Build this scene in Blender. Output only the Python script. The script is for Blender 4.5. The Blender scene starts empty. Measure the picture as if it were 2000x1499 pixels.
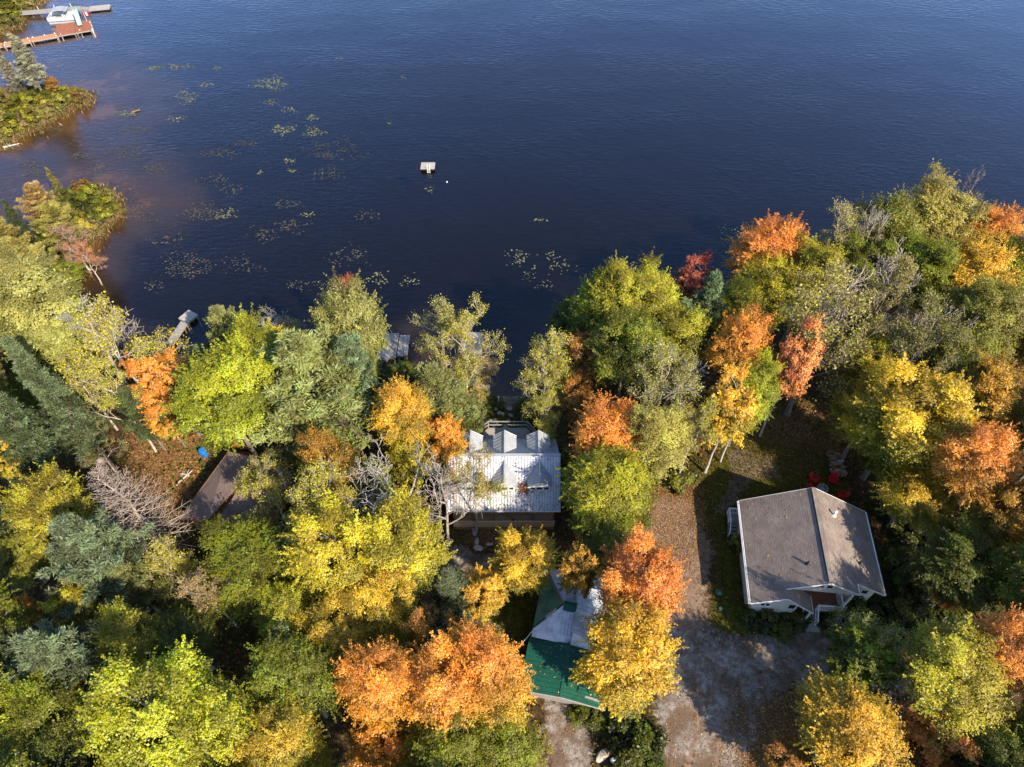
import bpy, math, random
import numpy as np
from mathutils import Vector

# ---------------------------------------------------------------- camera, sky, sun, exposure
sc = bpy.context.scene
COL = sc.collection
CAM_H, DEP, FPX = 57.0, math.radians(51.0), 1387.0     # drone height above the lake, tilt below horizontal, focal length in photo pixels
cam_d = bpy.data.cameras.new('camera'); cam = bpy.data.objects.new('camera', cam_d); COL.objects.link(cam)
cam.location = (0, 0, CAM_H); cam.rotation_euler = (math.pi/2 - DEP, 0, 0)
cam_d.sensor_width = 36.0; cam_d.lens = 36.0*FPX/2000.0; cam_d.clip_end = 5000.0; cam_d.clip_start = 0.5
sc.camera = cam
SUN_EL = math.radians(39.0); SUN_XY = (0.66, -0.751)       # horizontal direction towards the sun
sun_d = bpy.data.lights.new('sun', 'SUN'); sun_d.energy = 5.0; sun_d.angle = math.radians(0.55); sun_d.color = (1.0, 0.88, 0.71)
sun = bpy.data.objects.new('sun', sun_d); COL.objects.link(sun)
tosun = Vector((SUN_XY[0]*math.cos(SUN_EL), SUN_XY[1]*math.cos(SUN_EL), math.sin(SUN_EL)))
sun.rotation_euler = tosun.to_track_quat('Z', 'Y').to_euler(); sun.location = (30, -40, 60)
world = bpy.data.worlds.new('World'); sc.world = world; world.use_nodes = True
wn = world.node_tree.nodes; wl = world.node_tree.links; wn.clear()
sky = wn.new('ShaderNodeTexSky'); sky.sky_type = 'NISHITA'; sky.sun_disc = False
sky.sun_elevation = SUN_EL; sky.sun_rotation = math.atan2(SUN_XY[0], SUN_XY[1]); sky.air_density = 1.15; sky.dust_density = 1.0; sky.ozone_density = 8.0
bg = wn.new('ShaderNodeBackground'); bg.inputs['Strength'].default_value = 0.15
wo = wn.new('ShaderNodeOutputWorld'); wl.new(sky.outputs[0], bg.inputs[0]); wl.new(bg.outputs[0], wo.inputs[0])
sc.view_settings.view_transform = 'Standard'; sc.view_settings.look = 'None'; sc.view_settings.gamma = 1.0
sc.view_settings.exposure = 0.86; sc.view_settings.use_curve_mapping = False
sc.render.engine = 'CYCLES'
cy = sc.cycles
cy.max_bounces = 6; cy.diffuse_bounces = 2; cy.glossy_bounces = 3; cy.transmission_bounces = 4; cy.transparent_max_bounces = 6
cy.caustics_reflective = False; cy.caustics_refractive = False; cy.sample_clamp_indirect = 6.0

# ---------------------------------------------------------------- where a photo pixel meets a height
SD, CD = math.sin(DEP), math.cos(DEP)
def at(px, py, z=0.0):
    u = (px-1000)/FPX; v = (749.5-py)/FPX
    dz = -SD+v*CD; t = (z-CAM_H)/dz
    return Vector((u*t, (CD+v*SD)*t, z))
def px_scale(y, z):
    return FPX/(y*CD-(z-CAM_H)*SD)

# ---------------------------------------------------------------- mesh helpers
def set_props(o, label=None, cat=None, group=None, kind=None):
    if label: o['label'] = label
    if cat: o['category'] = cat
    if group: o['group'] = group
    if kind: o['kind'] = kind
    return o
def empty(name, loc, label=None, cat=None, group=None, rz=0.0):
    o = bpy.data.objects.new(name, None); COL.objects.link(o); o.location = loc; o.rotation_euler = (0, 0, rz)
    o.empty_display_size = 0.2
    return set_props(o, label, cat, group)
def wloc(o):
    p = Vector((0, 0, 0))
    while o is not None:
        p += o.location; o = o.parent
    return p
def mesh_np(name, V, Q, smooth=False):
    """fast mesh from an (n,3) array and an (m,k) face array"""
    V = np.ascontiguousarray(V, dtype=np.float32); Q = np.ascontiguousarray(Q, dtype=np.int32)
    me = bpy.data.meshes.new(name); k = Q.shape[1]
    me.vertices.add(len(V)); me.vertices.foreach_set('co', V.ravel())
    me.loops.add(Q.size); me.loops.foreach_set('vertex_index', Q.ravel())
    me.polygons.add(len(Q)); me.polygons.foreach_set('loop_start', np.arange(0, Q.size, k, dtype=np.int32))
    me.update(calc_edges=True)
    if smooth: me.polygons.foreach_set('use_smooth', np.ones(len(Q), dtype=bool))
    return me
def add_obj(name, me, mat, parent=None, loc=(0, 0, 0)):
    if mat is not None and not me.materials: me.materials.append(mat)
    o = bpy.data.objects.new(name, me); COL.objects.link(o); o.location = loc
    if parent is not None: o.parent = parent
    return o
class MB:
    """collects boxes, slabs, tubes in world coordinates; build() makes ONE mesh object"""
    def __init__(s): s.v = []; s.f = []
    def add(s, vs, fs):
        n = len(s.v); s.v += [tuple(p) for p in vs]; s.f += [tuple(i+n for i in f) for f in fs]; return s
    def box(s, c, d, rz=0.0, rx=0.0):
        x, y, z = d[0]/2, d[1]/2, d[2]/2; out = []
        cz, sz = math.cos(rz), math.sin(rz); cx, sx = math.cos(rx), math.sin(rx)
        for i in (-1, 1):
            for j in (-1, 1):
                for k in (-1, 1):
                    a, b, e = i*x, j*y, k*z
                    b, e = b*cx-e*sx, b*sx+e*cx
                    out.append((c[0]+a*cz-b*sz, c[1]+a*sz+b*cz, c[2]+e))
        return s.add(out, [(0, 1, 3, 2), (4, 6, 7, 5), (0, 4, 5, 1), (2, 3, 7, 6), (0, 2, 6, 4), (1, 5, 7, 3)])
    def beam(s, a, b, w, h, up=(0, 0, 1)):
        a, b = Vector(a), Vector(b); d = (b-a)
        if d.length < 1e-6: return s
        d.normalize(); up = Vector(up)
        if abs(d.dot(up)) > 0.98: up = Vector((0, 1, 0))
        r = d.cross(up).normalized(); u = r.cross(d)
        vs = [p + r*(i*w/2) + u*(j*h/2) for p in (a, b) for i, j in ((-1, -1), (1, -1), (1, 1), (-1, 1))]
        return s.add(vs, [(0, 3, 2, 1), (4, 5, 6, 7), (0, 1, 5, 4), (1, 2, 6, 5), (2, 3, 7, 6), (3, 0, 4, 7)])
    def slab(s, pts, t, direction=(0, 0, -1)):
        """flat polygon given counter-clockwise seen from its top, with thickness t"""
        n = len(pts); d = Vector(direction)*t
        top = [Vector(p) for p in pts]; bot = [p+d for p in top]
        fs = [tuple(range(n)), tuple(range(2*n-1, n-1, -1))]
        fs += [(i, i+n, (i+1) % n+n, (i+1) % n) for i in range(n)]
        return s.add(top+bot, fs)
    def tube(s, pts, rad, n=6, cap=True):
        pts = [Vector(p) for p in pts]; m = len(pts); vs = []; fs = []
        for i, p in enumerate(pts):
            d = (pts[min(i+1, m-1)]-pts[max(i-1, 0)])
            d = d.normalized() if d.length > 1e-9 else Vector((0, 0, 1))
            a = Vector((1, 0, 0)) if abs(d.x) < 0.8 else Vector((0, 1, 0))
            r = d.cross(a).normalized(); u = d.cross(r)
            rr = rad[i] if hasattr(rad, '__len__') else rad
            for k in range(n):
                th = 2*math.pi*k/n; vs.append(p+r*(rr*math.cos(th))+u*(rr*math.sin(th)))
        for i in range(m-1):
            for k in range(n):
                a0 = i*n+k; a1 = i*n+(k+1) % n; fs.append((a0, a1, a1+n, a0+n))
        if cap: fs += [tuple(range(n-1, -1, -1)), tuple(range((m-1)*n, m*n))]
        return s.add(vs, fs)
    def lathe(s, c, prof, n=16):
        vs = []; fs = []; m = len(prof)
        for r, z in prof:
            for k in range(n):
                th = 2*math.pi*k/n; vs.append((c[0]+r*math.cos(th), c[1]+r*math.sin(th), c[2]+z))
        for i in range(m-1):
            for k in range(n):
                a0 = i*n+k; a1 = i*n+(k+1) % n; fs.append((a0, a1, a1+n, a0+n))
        fs.append(tuple(range(n-1, -1, -1))); fs.append(tuple(range((m-1)*n, m*n)))
        return s.add(vs, fs)
    def build(s, name, mat, parent=None, smooth=False, origin=None, **props):
        o0 = wloc(parent) if parent is not None else Vector(origin or (0, 0, 0))
        me = bpy.data.meshes.new(name); me.from_pydata([tuple(Vector(p)-o0) for p in s.v], [], s.f); me.validate(); me.update()
        if smooth: me.polygons.foreach_set('use_smooth', [True]*len(me.polygons))
        o = add_obj(name, me, mat, parent, (0, 0, 0) if parent is not None else o0)
        return set_props(o, **props) if props else o

# ---------------------------------------------------------------- materials
def new_mat(name):
    m = bpy.data.materials.new(name); m.use_nodes = True
    nt = m.node_tree; nt.nodes.clear()
    out = nt.nodes.new('ShaderNodeOutputMaterial')
    return m, nt, out
def N(nt, t, **kw):
    n = nt.nodes.new(t)
    for k, v in kw.items():
        if k.startswith('_'): setattr(n, k[1:], v)
        else:
            n.inputs[k.replace('__', ' ')].default_value = v
    return n
def mixc(nt, fac, a, b, mode='MIX'):
    n = nt.nodes.new('ShaderNodeMix'); n.data_type = 'RGBA'; n.blend_type = mode
    for sock, val in ((n.inputs[0], fac), (n.inputs[6], a), (n.inputs[7], b)):
        if hasattr(val, 'is_linked') or isinstance(val, bpy.types.NodeSocket): nt.links.new(val, sock)
        elif sock == n.inputs[0]: sock.default_value = val
        else: sock.default_value = (*val[:3], 1.0)
    return n.outputs[2]
def ramp(nt, fac, stops):
    r = nt.nodes.new('ShaderNodeValToRGB'); e = r.color_ramp.elements
    while len(e) < len(stops): e.new(0.5)
    for i, (p, c) in enumerate(stops):
        e[i].position = p; e[i].color = (*c, 1.0) if len(c) == 3 else c
    nt.links.new(fac, r.inputs[0]); return r.outputs[0]
def math_n(nt, op, a, b=None, clamp=False):
    n = nt.nodes.new('ShaderNodeMath'); n.operation = op; n.use_clamp = clamp
    for i, v in enumerate((a, b)):
        if v is None: continue
        if isinstance(v, bpy.types.NodeSocket): nt.links.new(v, n.inputs[i])
        else: n.inputs[i].default_value = v
    return n.outputs[0]
def noise(nt, vec, scale, detail=3.0, rough=0.55):
    n = nt.nodes.new('ShaderNodeTexNoise'); n.inputs['Scale'].default_value = scale
    n.inputs['Detail'].default_value = detail; n.inputs['Roughness'].default_value = rough
    if vec is not None: nt.links.new(vec, n.inputs['Vector'])
    return n.outputs['Fac']
def geo_pos(nt):
    return nt.nodes.new('ShaderNodeNewGeometry').outputs['Position']
def mapped(nt, vec, scale=(1, 1, 1), rz=0.0):
    m = nt.nodes.new('ShaderNodeMapping'); m.inputs['Scale'].default_value = scale; m.inputs['Rotation'].default_value = (0, 0, rz)
    nt.links.new(vec, m.inputs['Vector']); return m.outputs[0]
def surf(name, base, var=0.25, scale=2.0, rough=0.7, bump=0.0, bscale=20.0, metal=0.0, spec=0.3, dark=None, stretch=None, rz=0.0):
    """a painted/wooden/stone surface with blotchy wear and fine relief"""
    m, nt, out = new_mat(name)
    b = N(nt, 'ShaderNodeBsdfPrincipled', Roughness=rough, Metallic=metal)
    b.inputs['Specular IOR Level'].default_value = spec
    p = geo_pos(nt)
    if stretch: p = mapped(nt, p, stretch, rz)
    n1 = noise(nt, p, scale, 5.0, 0.6); n2 = noise(nt, p, scale*7.3, 3.0)
    f = math_n(nt, 'ADD', math_n(nt, 'MULTIPLY', n1, 0.65), math_n(nt, 'MULTIPLY', n2, 0.35))
    d = dark or tuple(c*(1-var*1.3) for c in base); l = tuple(min(1, c*(1+var)) for c in base)
    c = ramp(nt, f, [(0.34, d), (0.52, base), (0.68, l)])
    nt.links.new(c, b.inputs['Base Color'])
    if bump:
        bp = N(nt, 'ShaderNodeBump', Strength=bump, Distance=0.03); nt.links.new(noise(nt, p, bscale, 4.0), bp.inputs['Height']); nt.links.new(bp.outputs[0], b.inputs['Normal'])
    nt.links.new(b.outputs[0], out.inputs[0])
    return m
MAT = {}
MAT['white_metal'] = surf('white_metal_roofing', (0.60, 0.60, 0.60), 0.18, 1.6, 0.42, 0.0, dark=(0.36, 0.355, 0.35), spec=0.5)
MAT['seam'] = surf('roof_seam', (0.36, 0.36, 0.365), 0.25, 3.0, 0.5)  # rib grey set darker than the sheets to stand in for thin rib shadows
MAT['green_seam'] = surf('green_roof_seam', (0.012, 0.09, 0.056), 0.25, 3.0, 0.5)
MAT['grey_metal'] = surf('grey_metal_roofing', (0.34, 0.355, 0.365), 0.14, 1.2, 0.4, spec=0.5)
MAT['silver_metal'] = surf('weathered_silver_roofing', (0.50, 0.52, 0.56), 0.35, 1.5, 0.38, metal=0.25, dark=(0.24, 0.25, 0.28), spec=0.5)
MAT['green_metal'] = surf('green_metal_roofing', (0.012, 0.088, 0.055), 0.3, 0.9, 0.5, dark=(0.006, 0.055, 0.036), spec=0.3)
MAT['faded_green'] = surf('faded_green_roofing', (0.10, 0.19, 0.115), 0.35, 1.1, 0.5, dark=(0.04, 0.10, 0.055))
MAT['white_paint'] = surf('white_painted_trim', (0.78, 0.77, 0.74), 0.06, 3.0, 0.5)
MAT['cream_siding'] = surf('cream_siding', (0.66, 0.63, 0.55), 0.08, 1.0, 0.6, stretch=(1, 1, 12))
MAT['wood_brown'] = surf('brown_stained_boards', (0.27, 0.14, 0.065), 0.35, 3.0, 0.7, 0.3, 30, stretch=(1, 6, 6))
MAT['wood_tan'] = surf('tan_cedar_boards', (0.52, 0.33, 0.18), 0.25, 3.0, 0.7, 0.3, 30, stretch=(1, 6, 6))
MAT['wood_grey'] = surf('weathered_grey_boards', (0.30, 0.27, 0.24), 0.3, 2.5, 0.8, 0.3, 30, stretch=(1.5, 5, 5))
MAT['wood_pale'] = surf('sun_bleached_boards', (0.38, 0.335, 0.285), 0.25, 2.5, 0.8, 0.3, 30, stretch=(1, 6, 6))
MAT['wood_orange'] = surf('orange_cedar_boards', (0.50, 0.22, 0.09), 0.2, 2.0, 0.7)
MAT['wood_red'] = surf('red_brown_boards', (0.30, 0.11, 0.055), 0.25, 2.0, 0.7)
MAT['red_plastic'] = surf('red_plastic', (0.55, 0.012, 0.016), 0.15, 4.0, 0.45, spec=0.4)
MAT['red_wood'] = surf('red_painted_wood', (0.36, 0.03, 0.015), 0.3, 4.0, 0.6)
MAT['blue_plastic'] = surf('blue_plastic', (0.012, 0.17, 0.52), 0.12, 3.0, 0.4, spec=0.4)
MAT['teal_plastic'] = surf('pale_teal_plastic', (0.33, 0.55, 0.50), 0.1, 3.0, 0.45)
MAT['rock'] = surf('granite_boulder', (0.30, 0.26, 0.22), 0.35, 2.2, 0.85, 0.8, 9)
MAT['pale_rock'] = surf('pale_flat_stone', (0.46, 0.38, 0.28), 0.25, 2.5, 0.85, 0.6, 9)
MAT['ash'] = surf('fire_pit_ash', (0.36, 0.31, 0.26), 0.4, 6.0, 0.9)
MAT['boat_white'] = surf('boat_white', (0.52, 0.52, 0.50), 0.12, 3.0, 0.5)
MAT['black'] = surf('black_cover', (0.015, 0.015, 0.018), 0.3, 3.0, 0.5)
MAT['dark_metal'] = surf('dark_grey_metal', (0.07, 0.07, 0.075), 0.2, 3.0, 0.5)
MAT['concrete'] = surf('grey_concrete', (0.33, 0.31, 0.28), 0.2, 2.0, 0.85, 0.2, 20)
MAT['driftwood'] = surf('bleached_driftwood', (0.45, 0.40, 0.35), 0.2, 5.0, 0.8)
MAT['septic'] = surf('green_plastic_lid', (0.03, 0.10, 0.06), 0.15, 4.0, 0.5)
def glass_mat():
    m, nt, out = new_mat('window_glass'); b = N(nt, 'ShaderNodeBsdfPrincipled', Roughness=0.06)
    b.inputs['Base Color'].default_value = (0.02, 0.024, 0.028, 1); b.inputs['Specular IOR Level'].default_value = 0.6
    nt.links.new(b.outputs[0], out.inputs[0]); return m
MAT['glass'] = glass_mat()
def shingle_mat(name, rz, light, mid, dark):
    m, nt, out = new_mat(name); b = N(nt, 'ShaderNodeBsdfPrincipled', Roughness=0.85)
    b.inputs['Specular IOR Level'].default_value = 0.2
    p = mapped(nt, geo_pos(nt), (1, 1, 0), rz)
    sep = nt.nodes.new('ShaderNodeSeparateXYZ'); nt.links.new(p, sep.inputs[0])
    cmb = nt.nodes.new('ShaderNodeCombineXYZ'); nt.links.new(sep.outputs[1], cmb.inputs[0]); nt.links.new(sep.outputs[0], cmb.inputs[1])
    br = nt.nodes.new('ShaderNodeTexBrick'); nt.links.new(cmb.outputs[0], br.inputs['Vector'])
    br.inputs['Scale'].default_value = 1.0; br.inputs['Brick Width'].default_value = 0.33; br.inputs['Row Height'].default_value = 0.155
    br.inputs['Mortar Size'].default_value = 0.012; br.inputs['Mortar Smooth'].default_value = 0.4; br.inputs['Bias'].default_value = -0.1
    br.inputs['Color1'].default_value = (*light, 1); br.inputs['Color2'].default_value = (*mid, 1); br.inputs['Mortar'].default_value = (*dark, 1)
    n = noise(nt, p, 9.0, 4.0, 0.7); n2 = noise(nt, p, 0.6, 3.0)
    c = mixc(nt, math_n(nt, 'MULTIPLY', n, 0.8), br.outputs['Color'], dark)
    c = mixc(nt, 0.35, c, ramp(nt, n2, [(0.3, tuple(x*0.6 for x in mid)), (0.7, light)]))
    nt.links.new(c, b.inputs['Base Color'])
    bp = N(nt, 'ShaderNodeBump', Strength=0.5, Distance=0.02); nt.links.new(br.outputs['Fac'], bp.inputs['Height']); bp.invert = True
    nt.links.new(bp.outputs[0], b.inputs['Normal']); nt.links.new(b.outputs[0], out.inputs[0])
    return m
def leaf_mat(name, transl, spec_mix):
    """top and under colour come from the tree (object colour, leaf_b); leaves differ by clump, height and leaf"""
    m, nt, out = new_mat(name)
    oi = nt.nodes.new('ShaderNodeObjectInfo')
    ab = nt.nodes.new('ShaderNodeAttribute'); ab.attribute_type = 'OBJECT'; ab.attribute_name = 'leaf_b'
    lv = nt.nodes.new('ShaderNodeAttribute'); lv.attribute_type = 'GEOMETRY'; lv.attribute_name = 'lv'
    sep = nt.nodes.new('ShaderNodeSeparateColor'); nt.links.new(lv.outputs['Color'], sep.inputs[0])
    r, c, h = sep.outputs[0], sep.outputs[1], sep.outputs[2]
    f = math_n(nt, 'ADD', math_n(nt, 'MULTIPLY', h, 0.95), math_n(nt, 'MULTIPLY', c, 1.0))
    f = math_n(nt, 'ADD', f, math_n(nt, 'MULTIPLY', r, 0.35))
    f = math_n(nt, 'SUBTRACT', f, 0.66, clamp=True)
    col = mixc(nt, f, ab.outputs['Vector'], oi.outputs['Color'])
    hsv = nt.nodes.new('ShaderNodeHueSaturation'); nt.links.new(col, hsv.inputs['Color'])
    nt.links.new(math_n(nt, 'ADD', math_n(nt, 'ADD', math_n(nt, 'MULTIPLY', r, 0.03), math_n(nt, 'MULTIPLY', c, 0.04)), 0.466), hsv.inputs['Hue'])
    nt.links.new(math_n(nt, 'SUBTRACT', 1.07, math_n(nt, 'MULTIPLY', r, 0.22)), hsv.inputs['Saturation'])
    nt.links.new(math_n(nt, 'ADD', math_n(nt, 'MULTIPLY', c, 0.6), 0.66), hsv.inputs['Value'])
    d = nt.nodes.new('ShaderNodeBsdfDiffuse'); t = nt.nodes.new('ShaderNodeBsdfTranslucent'); g = nt.nodes.new('ShaderNodeBsdfGlossy')
    g.inputs['Roughness'].default_value = 0.45; g.inputs['Color'].default_value = (1, 1, 1, 1)
    nt.links.new(hsv.outputs[0], d.inputs[0]); nt.links.new(hsv.outputs[0], t.inputs[0])
    m1 = N(nt, 'ShaderNodeMixShader', Fac=transl); nt.links.new(d.outputs[0], m1.inputs[1]); nt.links.new(t.outputs[0], m1.inputs[2])
    m2 = N(nt, 'ShaderNodeMixShader', Fac=spec_mix); nt.links.new(m1.outputs[0], m2.inputs[1]); nt.links.new(g.outputs[0], m2.inputs[2])
    nt.links.new(m2.outputs[0], out.inputs[0]); return m
MAT['leaf'] = leaf_mat('autumn_leaf', 0.40, 0.02)
MAT['needle'] = leaf_mat('conifer_needle', 0.25, 0.02)
def bark_mat():
    m, nt, out = new_mat('bark'); b = N(nt, 'ShaderNodeBsdfPrincipled', Roughness=0.9); b.inputs['Specular IOR Level'].default_value = 0.15
    oi = nt.nodes.new('ShaderNodeObjectInfo'); p = mapped(nt, geo_pos(nt), (3, 3, 0.8))
    n = noise(nt, p, 2.0, 5.0, 0.65)
    c = mixc(nt, 1.0, oi.outputs['Color'], ramp(nt, n, [(0.3, (0.45, 0.43, 0.42)), (0.7, (1.25, 1.22, 1.2))]), 'MULTIPLY')
    nt.links.new(c, b.inputs['Base Color'])
    bp = N(nt, 'ShaderNodeBump', Strength=0.6, Distance=0.03); nt.links.new(n, bp.inputs['Height']); nt.links.new(bp.outputs[0], b.inputs['Normal'])
    nt.links.new(b.outputs[0], out.inputs[0]); return m
MAT['bark'] = bark_mat()
def litter_mat():
    m, nt, out = new_mat('fallen_leaf')
    lv = nt.nodes.new('ShaderNodeAttribute'); lv.attribute_type = 'GEOMETRY'; lv.attribute_name = 'lc'
    d = nt.nodes.new('ShaderNodeBsdfDiffuse'); nt.links.new(lv.outputs['Color'], d.inputs[0]); nt.links.new(d.outputs[0], out.inputs[0]); return m
MAT['litter'] = litter_mat()
# ---------------------------------------------------------------- lake outline (water polygon) and the lie of the land
LAKE_PX = [(-60, -60), (60, -12), (84, 0), (62, 14), (46, 30), (32, 50), (14, 63), (-12, 70), (-150, 84), (-220, 140),
 (-90, 170), (0, 172), (62, 168), (112, 170), (150, 174), (173, 189), (173, 203), (140, 213), (102, 236), (62, 258), (30, 274), (0, 292), (-80, 322), (-220, 350),
 (-210, 420), (-60, 432), (0, 440), (55, 462), (82, 455), (92, 420), (100, 392), (130, 374), (172, 362), (216, 373), (233, 396), (234, 428), (206, 446), (183, 474), (175, 498), (168, 514), (152, 546), (122, 566),
 (116, 590), (150, 625), (215, 668), (300, 690), (345, 692), (420, 692), (520, 690), (640, 690), (735, 712), (800, 732), (880, 756), (950, 772), (1000, 776), (1040, 768), (1085, 735), (1105, 695), (1150, 672), (1290, 668), (1420, 640),
 (1540, 610), (1680, 570), (1830, 540), (1990, 520), (2250, 480), (2700, 400), (3600, 200)]
LAKE = [(p.x, p.y) for p in (at(x, y, 0.0) for x, y in LAKE_PX)] + [(900, 500), (900, 1600), (-900, 1600), (-900, 500), (-160, 190)]
def seg_sdf(X, Y, poly):
    """signed distance to a polygon, negative inside"""
    X = np.asarray(X, float); Y = np.asarray(Y, float)
    d = np.full(X.shape, 1e9); ins = np.zeros(X.shape, bool); n = len(poly)
    for i in range(n):
        ax, ay = poly[i]; bx, by = poly[(i+1) % n]
        ex, ey = bx-ax, by-ay; L = ex*ex+ey*ey+1e-12
        t = np.clip(((X-ax)*ex+(Y-ay)*ey)/L, 0, 1)
        d = np.minimum(d, (X-ax-t*ex)**2+(Y-ay-t*ey)**2)
        if ay != by:
            ins ^= ((ay > Y) != (by > Y)) & (X < (bx-ax)*(Y-ay)/(by-ay)+ax)
    d = np.sqrt(d); return np.where(ins, -d, d)
def gz(X, Y):
    """height of the ground (or lake bed) above the water"""
    X = np.asarray(X, float); Y = np.asarray(Y, float)
    d = seg_sdf(X, Y, LAKE)
    land = 0.12+2.15*(1-np.exp(-np.maximum(d, 0)/9.0))
    shelf = 0.30+0.70*np.clip((X+52+0.22*(Y-60))/34, 0, 1)+1.6*np.clip((76-Y)/9, 0, 1)*np.clip((-12-X)/8, 0, 1)                # broad shallow shelf in the bay; near side deepened to imitate tree shade
    bed = -0.04-np.minimum(shelf*(0.11*np.maximum(-d, 0)+0.006*np.maximum(-d, 0)**2), 5.0)
    n = (np.sin(X*0.71+1.3)*np.cos(Y*0.63)+0.6*np.sin(X*1.7+Y*1.3)+0.4*np.sin(X*0.31-Y*2.3))*0.06
    return np.where(d > 0, land+n*np.clip(d/3, 0, 1), bed+n*np.clip(-d/6, 0, 1))
def g1(x, y): return float(gz(np.array([x]), np.array([y]))[0])
def on_ground(px, py, dz=0.0):
    z = 2.0
    for _ in range(4):
        p = at(px, py, z); z = g1(p.x, p.y)+dz
    return at(px, py, z)
def axis(parts):
    out = []
    for a, b, s in parts: out += list(np.arange(a, b, s))
    return np.array(out+[parts[-1][1]])
AX = axis([(-1500, -300, 120), (-300, -110, 12), (-110, -50, 0.9), (-50, 46, 0.38), (46, 120, 1.2), (120, 300, 12), (300, 1500, 120)])
AY = axis([(-600, -40, 40), (-40, 4, 2.0), (4, 60, 0.38), (60, 140, 0.9), (140, 300, 8), (300, 1500, 80)])
GX, GY = np.meshgrid(AX, AY)
GZ = gz(GX, GY)
def world_poly(pts, z=2.1): return [(p.x, p.y) for p in (at(x, y, z) for x, y in pts)]
def mask(pts, soft=0.9, z=2.1):
    return np.clip(0.5-seg_sdf(GX, GY, world_poly(pts, z))/(2*soft), 0, 1)
GRAVEL = [[(1290, 1232), (1400, 1236), (1462, 1248), (1520, 1236), (1558, 1222), (1563, 1205), (1596, 1206), (1600, 1240), (1650, 1262), (1800, 1300), (1830, 1345), (1700, 1345), (1600, 1350), (1540, 1340), (1480, 1400), (1450, 1520), (1300, 1520), (1285, 1380)],
          [(1068, 1368), (1120, 1392), (1150, 1440), (1152, 1530), (1075, 1530), (1070, 1440)],
          [(858, 1062), (960, 1085), (1000, 1120), (960, 1150), (900, 1135), (850, 1190), (820, 1120)]]
DIRT = [[(1285, 965), (1345, 975), (1390, 1075), (1380, 1150), (1385, 1215), (1340, 1300), (1300, 1300), (1262, 1060)],
        [(1440, 872), (1520, 905), (1522, 935), (1475, 935), (1440, 965), (1425, 1000), (1400, 1000), (1420, 960), (1432, 925), (1420, 890)],
        [(950, 768), (1042, 766), (1045, 790), (1000, 798), (955, 790)],
        [(1575, 1210), (1600, 1212), (1612, 1250), (1556, 1250)]]
TRACKS = [[(1326, 1530), (1343, 1530), (1372, 1400), (1410, 1320), (1490, 1282), (1486, 1268), (1398, 1306), (1356, 1395)], [(1384, 1530), (1400, 1530), (1420, 1420), (1450, 1350), (1520, 1312), (1515, 1298), (1438, 1336), (1404, 1412)]]
GRASS = [[(1365, 905), (1470, 855), (1560, 870), (1640, 900), (1660, 990), (1580, 965), (1440, 975), (1430, 1040), (1455, 1150), (1470, 1240), (1385, 1245), (1400, 1150), (1395, 1050)],
         [(955, 1160), (1010, 1160), (1045, 1140), (1035, 1250), (990, 1270), (960, 1220)],
         [(915, 790), (1030, 790), (1050, 850), (1020, 870), (930, 850)],
         [(820, 1000), (870, 1010), (920, 1045), (880, 1075), (840, 1075)],
         [(20, 690), (110, 690), (120, 770), (60, 800), (0, 780)],
         [(1120, 1385), (1190, 1390), (1200, 1440), (1160, 1430)]]
LITTER = [[(265, 830), (365, 822), (405, 905), (350, 1000), (250, 960)],
          [(870, 1015), (1010, 1015), (1020, 1060), (950, 1065), (890, 1060)],
          [(1280, 950), (1375, 950), (1372, 1060), (1340, 1110), (1275, 1080)],
          [(1470, 790), (1620, 790), (1650, 880), (1560, 930), (1470, 870)],
          [(1440, 1370), (1560, 1350), (1600, 1480), (1480, 1540), (1430, 1480)],
          [(840, 1110), (900, 1150), (880, 1240), (810, 1220)]]
mg = sum(mask(p) for p in GRAVEL); mg = np.clip(mg, 0, 1)*(1-0.8*np.clip(sum(mask(p, 0.3) for p in TRACKS), 0, 1)); md = sum(mask(p, 0.35) for p in TRACKS)+sum(mask(p, 0.7) for p in DIRT[:2])+sum(mask(p, 0.5, 0.6) for p in DIRT[2:3])+mask(DIRT[3], 0.5)
mgr = sum(mask(p, 1.2) for p in GRASS[:4])+mask(GRASS[4], 1.5)+mask(GRASS[5], 0.8); ml = sum(mask(p, 1.6) for p in LITTER)
nx, ny = len(AX), len(AY)
idx = np.arange(nx*ny).reshape(ny, nx)
quads = np.stack([idx[:-1, :-1], idx[:-1, 1:], idx[1:, 1:], idx[1:, :-1]], -1).reshape(-1, 4)
me = mesh_np('terrain', np.stack([GX, GY, GZ], -1).reshape(-1, 3), quads, True)
col = me.attributes.new('cover', 'FLOAT_COLOR', 'POINT')
col.data.foreach_set('color', np.stack([np.clip(mg, 0, 1), np.clip(mgr, 0, 1), np.clip(ml, 0, 1), np.clip(md, 0, 1)], -1).astype(np.float32).ravel())
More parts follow.
